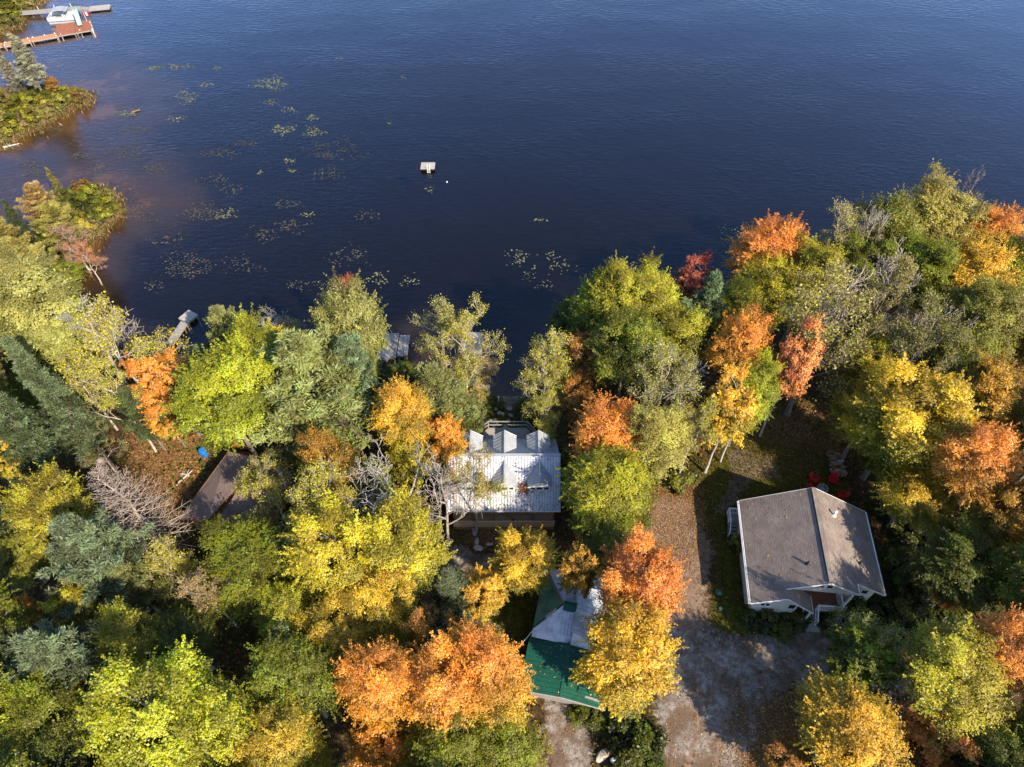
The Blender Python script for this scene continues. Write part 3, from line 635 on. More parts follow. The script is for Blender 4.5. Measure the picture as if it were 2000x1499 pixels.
# east slope of the wing
panels(gar, gp(uR+0.003, vN, zR-0.02), gp(uR+0.003, vS, zR-0.02), gp(uE, vS, zE-0.25), gp(uE, vN, zE-0.25), 5, MAT['silver_metal'], 0.3, 0.04)
m = MB(); m.add([gp(uR, vN, zE-0.1), gp(uR, vN, zR-0.05), gp(uR, vM, zR-0.05), gp(uR-0.12, vN, zE-0.1), gp(uR-0.12, vN, zR-0.05), gp(uR-0.12, vM, zR-0.05)], [(0, 1, 2), (5, 4, 3), (0, 3, 4, 1), (1, 4, 5, 2), (2, 5, 3, 0)]); m.build('gable_end', MAT['silver_metal'], gar)
m = MB(); m.add([gp(uR, vS, zE-0.1), gp(uR, vS, zR-0.05), gp(uR, vM, zR-0.05), gp(uR-0.12, vS, zE-0.1), gp(uR-0.12, vS, zR-0.05), gp(uR-0.12, vM, zR-0.05)], [(2, 1, 0), (3, 4, 5), (1, 4, 3, 0), (2, 5, 4, 1), (0, 3, 5, 2)]); m.build('gable_end', MAT['silver_metal'], gar)
m = MB(); m.slab([gp(uW, vS-0.003, zE-0.03), gp(uW, vS-0.55, zE-0.30), gp(uR, vS-0.55, zE-0.30), gp(uR, vS-0.003, zE-0.03)], 0.06); m.build('eave_panel', MAT['silver_metal'], gar)
m = MB(); m.slab([gp(uR+0.004, vS-0.003, zR-0.06), gp(uR+0.004, vS-0.58, 4.83), gp(uE, vS-0.58, 4.30), gp(uE, vS-0.003, zE-0.29)], 0.06); m.build('eave_panel', MAT['silver_metal'], gar)
# green gable
gE, gR = 4.25, 4.76
panels(gar, gp(uR-0.05, vS-0.5, gR), gp(uR-0.05, vF, gR), gp(uW-0.15, vF, gE), gp(uW-0.15, vS-0.5, gE), 4, MAT['green_metal'], 0.3, 0.03)
panels(gar, gp(uR-0.046, vF, gR), gp(uR-0.046, vS-0.5, gR), gp(uE, vS-0.5, gE-0.05), gp(uE, vF, gE-0.05), 4, MAT['green_metal'], 0.25, 0.05)
MB().beam(gp(uR-0.05, vS-0.4, gR+0.02), gp(uR-0.05, vF, gR+0.02), 0.22, 0.05).build('ridge_cap', MAT['green_metal'], gar)
w = MB(); prism(w, [tuple(gp(u, v, 0))[:2] for u, v in ((uW+0.35, vF+1.0), (uE-0.45, vF+0.35), (uE-0.45, vN-0.3), (uW+0.35, vN-0.3))], GG-0.4, gE-0.05); w.build('wall', MAT['wood_grey'], gar)
w = MB(); u0, u1 = -0.15, uE-0.46
vs = [gp(uW+0.4, vF+0.36, GG-0.4), gp(uE-0.46, vF+0.36, GG-0.4), gp(uE-0.46, vF+0.36, gE+0.1), gp(uR-0.05, vF+0.36, gR-0.1), gp(uW+0.4, vF+0.36, gE+0.1)]
vb = [p+Vector((0, 0.2, 0)) for p in vs]; w.add(vs+vb, [tuple(range(5)), tuple(range(9, 4, -1))]+[(i, i+5, (i+1) % 5+5, (i+1) % 5) for i in range(5)]); w.build('gable_wall', MAT['wood_grey'], gar)
window(gar, gp(1.5, vF+0.36, 3.7), 0.9, 0.5, (gs, -gc), panes=2)
MB().beam(gp(uW-0.15, vF-0.03, gE-0.06), gp(uR-0.05, vF-0.03, gR-0.06), 0.04, 0.14).build('bargeboard', MAT['wood_pale'], gar)
MB().beam(gp(uR-0.05, vF-0.03, gR-0.06), gp(uE, vF-0.03, gE-0.11), 0.04, 0.14).build('bargeboard', MAT['wood_pale'], gar)
cb = MB(); q0 = gp(uW, vS-0.2, zE-0.1); q1 = at(985, 1290, 3.2)
cb.tube([q0.lerp(q1, i/8)-Vector((0, 0, 0.35*math.sin(math.pi*i/8))) for i in range(9)], 0.022, 5)
cb.build('overhead_cable', MAT['white_paint'], origin=q0, label='pale overhead cable slung from the silver roof corner', cat='cable')

# ---- brown lodge mostly under the trees
LA, LB = at(447, 882, 4.6), at(352, 1012, 4.6)
ld = (LB-LA).normalized(); lr = Vector((-ld.y, ld.x, 0))
if lr.x < 0: lr = -lr
LL = (LB-LA).length
lodge = empty('lodge', tuple((LA+LB)/2+lr*3.2-Vector((0, 0, 4.6-2.1))), 'brown shingled lodge roof half hidden by yellow trees', 'lodge')
MAT['shingle2'] = shingle_mat('brown_shingles', math.atan2(ld.x, ld.y), (0.32, 0.235, 0.195), (0.21, 0.15, 0.125), (0.10, 0.07, 0.06))
lz = Vector((0, 0, 1.5))
def lp(a, b, z): return LA+ld*a+lr*b+Vector((0, 0, z-4.6))
m = MB(); m.slab([lp(0, 0, 4.6), lp(LL, 0, 4.6), lp(LL, 3.3, 6.3), lp(0, 3.3, 5.15)], 0.15); m.build('roof_slope', MAT['shingle2'], lodge)
m = MB(); m.slab([lp(0, 3.303, 5.15), lp(LL, 3.303, 5.15), lp(LL, 6.6, 4.6), lp(0, 6.6, 4.6)], 0.15); m.build('roof_slope', MAT['shingle2'], lodge)
m = MB(); m.beam(lp(1.7, 1.1, 4.83), lp(5.0, 0.5, 4.73), 0.06, 0.06); m.build('roof_flashing', MAT['dark_metal'], lodge)
w = MB(); w.slab([lp(0.4, 0.4, 4.6), lp(LL-0.4, 0.4, 4.6), lp(LL-0.4, 6.2, 4.6), lp(0.4, 6.2, 4.6)], 2.9); w.build('wall', MAT['wood_brown'], lodge)
for e in (0.42, LL-0.6):
    w = MB(); A = [lp(e, 0.45, 4.6), lp(e, 6.15, 4.6), lp(e, 3.3, 4.97)]; B = [q+ld*0.18 for q in A]
    w.add(A+B, [(0, 1, 2), (5, 4, 3), (0, 3, 4, 1), (1, 4, 5, 2), (2, 5, 3, 0)]); w.build('gable_wall', MAT['wood_brown'], lodge)
MB().beam(lp(-0.02, -0.03, 4.54), lp(LL+0.02, -0.03, 4.54), 0.05, 0.16).build('fascia', MAT['wood_brown'], lodge)
# ---------------------------------------------------------------- docks, boats and lake things
def deck(parent, quad_px, z, mat, along=True, bw=0.16, name='deck_boards', frame='wood_grey', posts=True):
    """rectangular platform through four photo corners at height z, laid with separate boards"""
    q = [at(x, y, z) for x, y in quad_px]
    c = (q[0]+q[1]+q[2]+q[3])/4; ex = ((q[1]-q[0])+(q[2]-q[3]))/2; ey = ((q[3]-q[0])+(q[2]-q[1]))/2
    L, W = ex.length, ey.length; ex.normalize(); ey = Vector((-ex.y, ex.x, 0))*(1 if ey.dot(Vector((-ex.y, ex.x, 0))) > 0 else -1)
    m = MB(); rz = math.atan2(ex.y, ex.x)
    if along:                       # boards run across the length
        n = max(2, int(L/bw))
        for i in range(n): m.box(c+ex*(L*((i+0.5)/n-0.5)), (L/n-0.014, W, 0.05), rz)
    else:
        n = max(2, int(W/bw))
        for i in range(n): m.box(c+ey*(W*((i+0.5)/n-0.5)), (L, W/n-0.014, 0.05), rz)
    m.build(name, MAT[mat], parent, kind='stuff')
    f = MB()
    for k in (-1, 1):
        f.beam(c+ex*(-L/2)+ey*(k*(W/2-0.05))-Vector((0, 0, 0.13)), c+ex*(L/2)+ey*(k*(W/2-0.05))-Vector((0, 0, 0.13)), 0.08, 0.2)
        f.beam(c+ey*(-W/2+0.1)+ex*(k*(L/2-0.06))-Vector((0, 0, 0.13)), c+ey*(W/2-0.1)+ex*(k*(L/2-0.06))-Vector((0, 0, 0.13)), 0.07, 0.19)
    f.build('frame', MAT[frame], parent)
    if posts:
        for i in (-1, 1):
            for k in (-1, 1):
                p = c+ex*(i*(L/2-0.15))+ey*(k*(W/2-0.13))
                MB().tube([p+Vector((0, 0, 0.02-z-1.2)), p+Vector((0, 0, -0.03))], 0.08, 7).build('post', MAT[frame], parent)
    return c, ex, ey, L, W
def at0(x, y, z=0.0): return tuple(at(x, y, z))
d = empty('dock', at0(362, 630), 'L-shaped weathered dock reaching from shore past a leafless grey tree', 'dock')
deck(d, [(346, 624), (366.5, 607.5), (388, 613), (368, 629.5)], 0.55, 'wood_pale', False)
deck(d, [(355, 628.5), (367.5, 631), (338, 672), (322, 670)], 0.50, 'wood_grey', False)
d = empty('dock', at0(757, 678), 'grey boarded platform dock with a short ramp ashore', 'dock')
deck(d, [(742, 651.5), (779, 651.5), (773, 700), (735, 700)], 0.7, 'wood_grey', True, 0.2)
deck(d, [(781, 655), (800, 655), (796, 696), (775, 696)], 0.62, 'wood_grey', True, 0.2)
deck(d, [(741, 700), (757, 700), (755, 720), (740, 720)], 0.6, 'wood_pale', True, 0.25, name='ramp_boards', posts=False)
d = empty('dock', at0(930, 720), 'grey dock beside the sandy beach under a spreading olive tree', 'dock')
deck(d, [(900, 650), (940, 650), (945, 700), (905, 700)], 0.55, 'wood_pale', True, 0.18)
deck(d, [(920, 700), (938, 700), (940, 752), (921, 752)], 0.52, 'wood_grey', True, 0.18)
deck(d, [(922, 752), (955, 752), (958, 778), (925, 778)], 0.56, 'wood_pale', True, 0.18)
# swim raft
r = empty('swim_raft', at0(835, 326), 'small white swim raft with a ladder anchored out on open water', 'raft')
deck(r, [(821, 331), (849, 331), (850, 318), (823, 318)], 0.42, 'wood_pale', False, 0.2, frame='black', posts=False)
for k in (-1, 1):
    p = at(835, 325, 0.1)+Vector((0, k*0.6, 0.02)); MB().tube([p-Vector((0.85, 0, 0)), p+Vector((0.85, 0, 0))], 0.2, 8).build('float', MAT['black'], r)
p = at(837, 331, 0.42); l = MB()
for k in (-0.17, 0.17): l.tube([p+Vector((k, 0.45, 0.03)), p+Vector((k, 0.4, 0.45)), p+Vector((k, -0.08, 0.45)), p+Vector((k, -0.12, -0.5))], 0.035, 6)
for i in range(3): l.tube([p+Vector((-0.17, -0.12, -0.4+i*0.22)), p+Vector((0.17, -0.12, -0.4+i*0.22))], 0.03, 5)
l.build('ladder', MAT['white_paint'], r)
p = at(873, 356, 0.05); MB().lathe(p, [(0.03, -0.1), (0.09, -0.03), (0.10, 0.03), (0.07, 0.09), (0.02, 0.11)], 10).build('mooring_buoy', MAT['white_paint'], origin=p, label='small white mooring buoy near the swim raft', cat='buoy')
# docks of the neighbour across the bay
d = empty('dock', at0(110, 18), 'long grey gangway dock ending in a pale floating section', 'dock')
deck(d, [(33, 23), (157, 12.5), (158, 18), (34, 28.5)], 0.75, 'wood_grey', True, 0.25)
deck(d, [(158, 13.5), (174, 15), (174, 19.5), (158, 19)], 0.6, 'wood_grey', True, 0.25, posts=False)
deck(d, [(174, 13.5), (216, 8.5), (213, 17), (174, 20)], 0.42, 'wood_pale', True, 0.25, posts=False)
for x in (46, 77, 109, 141):
    p = at(x, 26-0.09*(x-46), 0); MB().tube([p-Vector((0, 0, 1)), p+Vector((0, 0, 0.9))], 0.05, 6).build('piling', MAT['white_paint'], d)
g = MB(); p = at(150, 9, 0.8)
for k in range(5): g.beam(p+Vector((0.5*k-1, 0, 0)), p+Vector((0.5*k-1.1, 0.8, 0.5)), 0.05, 0.05)
g.beam(p+Vector((-1.1, 0, 0)), p+Vector((1.2, 0, 0)), 0.07, 0.07); g.beam(p+Vector((-1.2, 0.8, 0.5)), p+Vector((1.0, 0.8, 0.5)), 0.07, 0.07); g.build('lift_frame', MAT['dark_metal'], d)
d = empty('dock', at0(110, 65), 'orange cedar walkway dock with a wide red-brown swim platform', 'dock')
deck(d, [(-40, 91), (4, 84), (5.5, 91), (-40, 98)], 0.5, 'wood_orange', True, 0.3, posts=False)
deck(d, [(6, 83.5), (59, 74.5), (61, 82), (7.5, 91.5)], 0.5, 'wood_orange', True, 0.3)
deck(d, [(60, 74), (110, 65.5), (113, 71.5), (61.5, 81)], 0.5, 'wood_orange', True, 0.3)
deck(d, [(106, 49.5), (143, 44.5), (149, 63.5), (113, 71)], 0.56, 'wood_red', False, 0.3)
deck(d, [(143.5, 45), (173, 38.5), (182, 59), (150, 63)], 0.52, 'wood_red', True, 0.3)
for x, y in ((10, 84), (9, 89), (32, 79.5), (54, 75.5), (58, 81), (64, 74), (87, 69.5), (107, 66), (110, 70.5), (119, 68), (156, 60), (180, 58), (176, 45)):
    p = at(x, y, 0.5); MB().tube([p-Vector((0, 0, 1.3)), p+Vector((0, 0, 0.14))], 0.09, 6).build('piling', MAT['white_paint'], d)
def hull(c, L, W, D, rz, mat, name, parent=None, origin=None, **props):
    m = MB(); n = 9; rows = []
    for i in range(n):
        t = i/(n-1)*2-1; w = W/2*(1-abs(t)**2.6)*(1.0 if t > -0.7 else 0.9)+0.02
        z = D*(0.12*t*t)
        ring = [(-w, D+z), (-w*0.92, D*0.45), (-w*0.4, 0.02), (w*0.4, 0.02), (w*0.92, D*0.45), (w, D+z), (w*0.82, D+z), (w*0.6, D*0.35), (-w*0.6, D*0.35), (-w*0.82, D+z)]
        rows.append([(t*L/2, a, b) for a, b in ring])
    vs = []; k = 10; cz, sz = math.cos(rz), math.sin(rz)
    for rr in rows:
        for x, y, z in rr: vs.append((c[0]+x*cz-y*sz, c[1]+x*sz+y*cz, c[2]+z))
    fs = [(i*k+j, i*k+(j+1) % k, (i+1)*k+(j+1) % k, (i+1)*k+j) for i in range(n-1) for j in range(k)]
    fs += [tuple(range(k-1, -1, -1)), tuple(range((n-1)*k, n*k))]
    m.add(vs, fs); return m.build(name, MAT[mat], parent, smooth=False, origin=origin, **props)
p = at(146, 67, 0.0); rb = empty('rowboat', tuple(p), 'white rowboat floating beside the red-brown swim platform', 'boat')
hull(p+Vector((0, 0, -0.08)), 2.6, 0.95, 0.42, 0.2, 'boat_white', 'hull', rb)
for k in (-0.5, 0.45): MB().box(p+Vector((k, k*0.2, 0.26)), (0.22, 0.72, 0.04), 0.2).build('seat', MAT['wood_pale'], rb)
p = at(124, 46, 0.0); pb = empty('pontoon_boat', tuple(p), 'white pontoon boat with grey canopy moored at the swim platform', 'boat')
rz = 0.17; ex = Vector((math.cos(rz), math.sin(rz), 0)); ey = Vector((-ex.y, ex.x, 0))
for k in (-1, 1): MB().tube([p+ey*(k*0.8+0.9)-ex*2.2+Vector((0, 0, 0.12)), p+ey*(k*0.8+0.9)+ex*2.0+Vector((0, 0, 0.12)), p+ey*(k*0.8+0.9)+ex*2.5+Vector((0, 0, 0.3))], [0.3, 0.3, 0.05], 10).build('pontoon', MAT['grey_metal'], pb)
MB().box(p+ey*0.9+Vector((0, 0, 0.5)), (4.6, 2.3, 0.1), rz).build('deck', MAT['wood_grey'], pb)
for k in (-1, 1): MB().box(p+ey*(0.9+k*1.12)+Vector((0, 0, 0.83)), (4.5, 0.07, 0.56), rz).build('side_panel', MAT['boat_white'], pb)
MB().box(p+ey*0.9+ex*-2.2+Vector((0, 0, 0.83)), (0.08, 2.1, 0.55), rz).build('end_panel', MAT['boat_white'], pb)
for a, b in ((-1.4, 0.4), (0.2, 1.5), (1.5, 0.5)): MB().box(p+ey*b+ex*a+Vector((0, 0, 0.76)), (0.9, 0.5, 0.42), rz).build('seat', MAT['boat_white'], pb)
m = MB(); cpy = p+ey*1.2+ex*0.2+Vector((0, 0, 2.0))
for i in range(5):
    t = (i-2)/2; m.beam(cpy+ex*(t*1.0-0.25)+Vector((0, 0, -0.14*t*t))-ey*0.95, cpy+ex*(t*1.0-0.25)+Vector((0, 0, -0.14*t*t))+ey*0.95, 0.51, 0.04)
m.build('canopy', MAT['grey_metal'], pb)
for a in (-1, 1):
    for b in (-1, 1): MB().beam(p+ey*(1.2+b*0.9)+ex*(0.2+a*0.3)+Vector((0, 0, 0.55)), cpy+ey*(b*0.9)+ex*(a*0.95)-Vector((0, 0, 0.12)), 0.04, 0.04).build('canopy_pole', MAT['dark_metal'], pb)
p = at(156, 48, 0.55); sl_ = empty('water_slide', tuple(p), 'pale teal water slide standing on the swim platform', 'slide')
m = MB(); pts = [p+Vector((-0.7, 1.6, 1.7)), p+Vector((-0.35, 1.0, 1.55)), p+Vector((0.0, 0.2, 1.0)), p+Vector((0.3, -0.5, 0.5)), p+Vector((0.6, -1.1, 0.35))]
for a, b in zip(pts[:-1], pts[1:]):
    m.beam(a, b, 0.62, 0.05)
    sd_ = (b-a).cross(Vector((0, 0, 1))).normalized()*0.33
    for k in (-1, 1): m.beam(a+sd_*k+Vector((0, 0, 0.12)), b+sd_*k+Vector((0, 0, 0.12)), 0.06, 0.26)
m.build('chute', MAT['teal_plastic'], sl_)
l = MB()
for k in (-0.25, 0.25):
    l.beam(pts[0]+Vector((k-0.25, 0.35, -1.7)), pts[0]+Vector((k, 0.1, 0.55)), 0.06, 0.06)
for i in range(5): l.beam(pts[0]+Vector((-0.5+i*0.05, 0.33-i*0.05, -1.45+i*0.36)), pts[0]+Vector((0.0+i*0.05, 0.33-i*0.05, -1.45+i*0.36)), 0.06, 0.04)
l.build('ladder', MAT['teal_plastic'], sl_)
for q in (pts[2], pts[3]): MB().beam(q-Vector((0, 0, 0.03)), Vector((q.x, q.y, 0.55)), 0.08, 0.08).build('support', MAT['teal_plastic'], sl_)
p = at(170, 42, 0.55); fl = empty('flag', tuple(p), 'small red and white flag at the corner of the swim platform', 'flag')
MB().tube([p, p+Vector((0, 0, 1.7))], 0.03, 6).build('pole', MAT['white_paint'], fl)
for i, mt in enumerate(('red_plastic', 'white_paint', 'red_plastic')):
    m = MB(); x0 = 0.03+i*0.27
    m.slab([p+Vector((x0, 0.04*i, 0.95)), p+Vector((x0+0.268, 0.04*(i+1), 0.92)), p+Vector((x0+0.268, 0.04*(i+1), 1.55)), p+Vector((x0, 0.04*i, 1.58))], 0.015, (0, 1, 0)); m.build('flag_band', MAT[mt], fl)

# ---------------------------------------------------------------- garden things
def adirondack(px, py, face, label, group='red garden chairs round the fire pit'):
    p = on_ground(px, py); o = empty('garden_chair', (p.x, p.y, g1(p.x, p.y)), label, 'chair', group, face); o.scale = (0.86, 0.86, 0.86)
    def loc(mb, name): # built in local coordinates, front towards -y
        me = bpy.data.meshes.new(name); me.from_pydata(mb.v, [], mb.f); me.update(); return add_obj(name, me, MAT['red_plastic'], o)
    s = MB()
    for i in range(6): s.box((0, -0.36+i*0.115, 0.40-i*0.022), (0.56, 0.10, 0.03), 0, -0.19)
    loc(s, 'seat')
    b = MB()
    for i in range(7):
        t = (i-3)/3; h = 0.78-0.14*t*t
        b.beam((t*0.24, 0.28, 0.28), (t*0.31, 0.28+h*0.42, 0.28+h*0.92), 0.085, 0.025, up=(0, 1, -0.4))
    b.beam((-0.27, 0.42, 0.62), (0.27, 0.42, 0.62), 0.06, 0.04); loc(b, 'backrest')
    for k in (-1, 1):
        a = MB(); a.box((k*0.37, -0.06, 0.60), (0.15, 0.74, 0.03)); loc(a, 'armrest')
        a = MB(); a.box((k*0.34, -0.36, 0.30), (0.05, 0.11, 0.60)); loc(a, 'leg')
        a = MB(); a.beam((k*0.31, -0.36, 0.34), (k*0.31, 0.52, 0.03), 0.04, 0.12); loc(a, 'leg')
adirondack(1588, 940, math.radians(42), 'red plastic garden chair facing the fire pit across from a woodpile')
adirondack(1624, 941, math.radians(-28), 'red plastic garden chair standing just below the stacked firewood')
adirondack(1641, 971, math.radians(-105), 'red plastic garden chair turned sideways near the shaded tree edge')
adirondack(1580, 958, math.radians(110), 'red plastic garden chair mostly hidden behind the shingle roof ridge')
rock_rng = random.Random(5)
def rock(px, py, sx, sy, sz, label, mat='rock', group=None, seed=0, world=None, name='boulder', sink=0.25, rz=None):
    rr = random.Random(seed+int(px*7+py)); p = Vector(world) if world is not None else on_ground(px, py)
    z0 = g1(p.x, p.y) if world is None else p.z
    import bmesh
    bm = bmesh.new(); bmesh.ops.create_icosphere(bm, subdivisions=2, radius=1.0)
    cuts = [(Vector((rr.gauss(0, 1), rr.gauss(0, 1), rr.gauss(0, 0.8))).normalized(), rr.uniform(0.55, 0.85)) for _ in range(9)]
    for v in bm.verts:
        q = v.co.copy()
        for n_, d_ in cuts:
            e = q.dot(n_)-d_
            if e > 0: q -= n_*e
        q += Vector((rr.uniform(-1, 1), rr.uniform(-1, 1), rr.uniform(-1, 1)))*0.03
        v.co = Vector((q.x*sx/2, q.y*sy/2, q.z*sz/2))
    me = bpy.data.meshes.new(name); bm.to_mesh(me); bm.free()
    o = add_obj(name, me, MAT[mat], None, (p.x, p.y, z0+sz*(0.5-sink)*0.8)); o.rotation_euler = (0, 0, rr.uniform(0, 6.3) if rz is None else rz)
    return set_props(o, label, 'rock', group)
# fire pit by the chairs
p = on_ground(1606, 956); z = g1(p.x, p.y); fp = empty('fire_pit', (p.x, p.y, z), 'round stone fire pit among the red garden chairs', 'fire pit')
for i in range(10):
    a = i*2*math.pi/10; c = Vector((p.x+0.40*math.cos(a), p.y+0.40*math.sin(a), z+0.08)); m = MB(); m.box(c, (0.18, 0.22, 0.2+0.04*(i % 3)), a); m.build('stone', MAT['rock'], fp)
MB().lathe(Vector((p.x, p.y, z)), [(0.32, 0.0), (0.28, 0.1), (0.1, 0.14)], 12).build('ash', MAT['ash'], fp)
p = on_ground(963, 829); z = g1(p.x, p.y); fp = empty('fire_pit', (p.x, p.y, z), 'pale stone fire ring behind the metal-roofed cottage deck', 'fire pit')
for i in range(11):
    a = i*2*math.pi/11; c = Vector((p.x+0.42*math.cos(a), p.y+0.42*math.sin(a), z+0.1)); m = MB(); m.box(c, (0.2, 0.24, 0.24+0.05*(i % 3)), a); m.build('stone', MAT['pale_rock'], fp)
MB().lathe(Vector((p.x, p.y, z)), [(0.32, 0.0), (0.28, 0.12), (0.1, 0.16)], 12).build('ash', MAT['ash'], fp)
p = on_ground(949, 838); z = g1(p.x, p.y); gr = empty('grill', (p.x, p.y, z), 'black covered barbecue grill beside the stone fire ring', 'grill')
m = MB(); m.box((p.x, p.y, z+0.42), (1.15, 0.6, 0.84)); m.build('cabinet', MAT['black'], gr)
m = MB(); m.tube([(p.x-0.42, p.y, z+0.86), (p.x-0.2, p.y, z+1.05), (p.x+0.2, p.y, z+1.05), (p.x+0.42, p.y, z+0.86)], [0.26, 0.3, 0.3, 0.26], 10); m.build('lid', MAT['black'], gr)
# firewood
wp = on_ground(1632, 908); z = g1(wp.x, wp.y)
st = empty('woodpile', (wp.x, wp.y, z), 'stack of split firewood logs at the edge of the trees', 'woodpile')
rr = random.Random(8)
for i in range(34):
    row = i % 9; lay = i//9
    c = Vector((wp.x-0.35+rr.uniform(-0.05, 0.05)+0.45*(lay % 2)*0, wp.y-1.3+row*0.30, z+0.1+lay*0.2))
    off = 0.5 if i % 2 else -0.05
    m = MB(); m.tube([c+Vector((off-0.22, rr.uniform(-.05, .05), 0)), c+Vector((off+0.28, rr.uniform(-.05, .05), rr.uniform(-.03, .03)))], rr.uniform(0.09, 0.14), 6); m.build('log', MAT[('wood_brown', 'wood_grey', 'wood_brown')[i % 3]], st)
rock(1627, 921, 0.75, 0.7, 0.35, 'pale round stone at the foot of the firewood stack', 'pale_rock')
# stones
for i, (x, y, a, b, c_, lab) in enumerate([
    (927, 1038, 0.55, 1.2, 0.5, 'long flat edging stone at the trunk foot before the porch'), (931, 1058, 0.55, 0.8, 0.5, 'grey edging boulder between long stone and pale slab'),
    (935, 1073, 1.0, 0.65, 0.4, 'large pale slab stone at the edge of the bare yard'), (955, 1064, 0.8, 0.35, 0.3, 'low grey stone between pale slab and golden maple'),
    (967, 1102, 0.75,0.7,0.55,'square grey boulder at the top of the rock pile'), (981, 1110, 0.9, 1.0, 0.8, 'tall angular boulder beneath the golden maple'),
    (956, 1120, 0.8, 0.6, 0.5, 'rounded boulder on the leafy side of the rock pile'), (973, 1133, 0.75, 0.8, 0.6, 'blocky pale boulder in the middle of the rock pile'),
    (963, 1142, 0.7, 0.6, 0.5, 'small reddish boulder low in the rock pile'), (985, 1143, 0.7, 0.7, 0.5, 'small dark boulder under maple leaves in the rock pile'),
    (978, 1121, 0.6, 0.5, 0.5, 'small wedge stone between two larger pile boulders'), (1177, 1478, 0.8, 1.3, 0.8, 'big pale grey boulder beside dark green bush')]):
    rock(x, y, a, b, c_, lab, 'pale_rock' if 'pale' in lab else 'rock', 'garden boulders', i, rz=(0.2*i if i > 3 else (0.15 if i != 2 else -0.35)))
for i, (x, y) in enumerate([(995, 800), (999, 812), (993, 824), (989, 836), (998, 846)]):
    rock(x, y, 0.75, 0.6, 0.18, 'flat grey stepping stone on the path between deck and beach', 'rock', 'stepping stones', 40+i, name='stepping_stone')
for i, (x, y) in enumerate([(969, 801), (975, 808), (982, 811)]):
    rock(x, y, 0.6, 0.5, 0.35, 'small pale stone in the green bed above the beach', 'pale_rock', 'pale stones above the beach', 60+i)
p = on_ground(1196, 1488); b = empty('garden_globe', (p.x, p.y, g1(p.x, p.y)), 'small white globe light on the ground by big boulder', 'garden light')
MB().lathe(wloc(b), [(0.09, 0), (0.07, 0.25), (0.14, 0.3), (0.19, 0.42), (0.14, 0.55), (0.03, 0.6)], 10).build('globe', MAT['white_paint'], b); MB().box(wloc(b)+Vector((0, 0, 0.02)), (0.26, 0.26, 0.05)).build('base', MAT['dark_metal'], b)
p = on_ground(974, 792); b = empty('marker_post', (p.x, p.y, g1(p.x, p.y)), 'slim white post standing in the grass above the beach', 'post')
MB().box(wloc(b)+Vector((0, 0, 0.65)), (0.1, 0.1, 1.3)).build('shaft', MAT['white_paint'], b); MB().lathe(wloc(b)+Vector((0, 0, 1.3)), [(0.09, 0), (0.1, 0.04), (0.02, 0.1)], 8).build('cap', MAT['white_paint'], b)
for x, y, rad, lab in ((1403, 1158, 0.28, 'larger round green plastic septic lid in the grass'), (1407, 1190, 0.17, 'smaller round green plastic septic lid in the grass')):
    p = on_ground(x, y); m = MB(); m.lathe((p.x, p.y, g1(p.x, p.y)), [(rad*1.05, -0.05), (rad, 0.12), (rad*0.9, 0.17), (rad*0.3, 0.19)], 16); m.build('septic_lid', MAT['septic'], origin=(p.x, p.y, g1(p.x, p.y)), label=lab, cat='lid', group='septic lids')
p = on_ground(401, 890); b = empty('barrel', (p.x, p.y, g1(p.x, p.y)), 'bright blue plastic barrel on the leaf-strewn yard', 'barrel')
MB().lathe(wloc(b), [(0.30, 0), (0.34, 0.1), (0.34, 0.28), (0.36, 0.31), (0.34, 0.34), (0.34, 0.58), (0.36, 0.61), (0.34, 0.64), (0.33, 0.85), (0.29, 0.92)], 18).build('body', MAT['blue_plastic'], b, smooth=False)
MB().lathe(wloc(b)+Vector((0, 0, 0.90)), [(0.31, 0), (0.32, 0.03), (0.26, 0.05)], 18).build('lid', MAT['blue_plastic'], b)
# red picnic table beyond the lodge roof
p = on_ground(477, 877); z = g1(p.x, p.y); pt = empty('picnic_table', (p.x, p.y, z), 'dark red slatted picnic table behind the brown lodge', 'table')
for i in range(5): MB().box((p.x, p.y-0.34+i*0.17, z+0.75), (1.9, 0.15, 0.04), -0.18).build('slat', MAT['red_wood'], pt)
for k in (-1, 1):
    MB().box((p.x+k*0.13, p.y+k*0.72, z+0.45), (1.9, 0.27, 0.04), -0.18).build('bench_seat', MAT['red_wood'], pt)
    for j in (-1, 1): MB().beam((p.x+j*0.65, p.y+k*0.68-j*0.12, z), (p.x+j*0.65, p.y+k*0.2-j*0.12, z+0.73), 0.09, 0.05).build('leg', MAT['red_wood'], pt)
# red bush berries / driftwood
def log(a, b, r0, r1, label, mat='driftwood', z=0.08, name='fallen_log'):
    A, B = at(*a, z), at(*b, z); rr = random.Random(int(a[0])); m = MB(); n = 6
    pts = [A.lerp(B, i/n)+Vector((rr.uniform(-.06, .06), rr.uniform(-.06, .06), rr.uniform(0, .06))) for i in range(n+1)]
    m.tube(pts, [r0+(r1-r0)*i/n for i in range(n+1)], 7)
    for k in (2, 4): m.tube([pts[k], pts[k]+Vector((rr.uniform(-.5, .5), rr.uniform(-.5, .5), 0.25))], [r1*0.8, 0.01], 5)
    m.build(name, MAT[mat], origin=A, label=label, cat='log')
log((6, 289), (38, 281), 0.16, 0.07, 'bleached fallen log lying in the water off the near peninsula')
log((258, 219), (273, 216), 0.12, 0.05, 'short dark log awash among floating lily pads', 'wood_brown')
log((345, 948), (375, 920), 0.09, 0.05, 'thin grey pole lying across the leaf-strewn yard', 'driftwood', 2.2)
log((352, 925), (372, 930), 0.07, 0.05, 'short grey pole resting against the longer one on leaves', 'driftwood', 2.22)
log((318, 437), (318, 437.5), 0.05, 0.02, 'small stick', 'driftwood', -3) if False else None
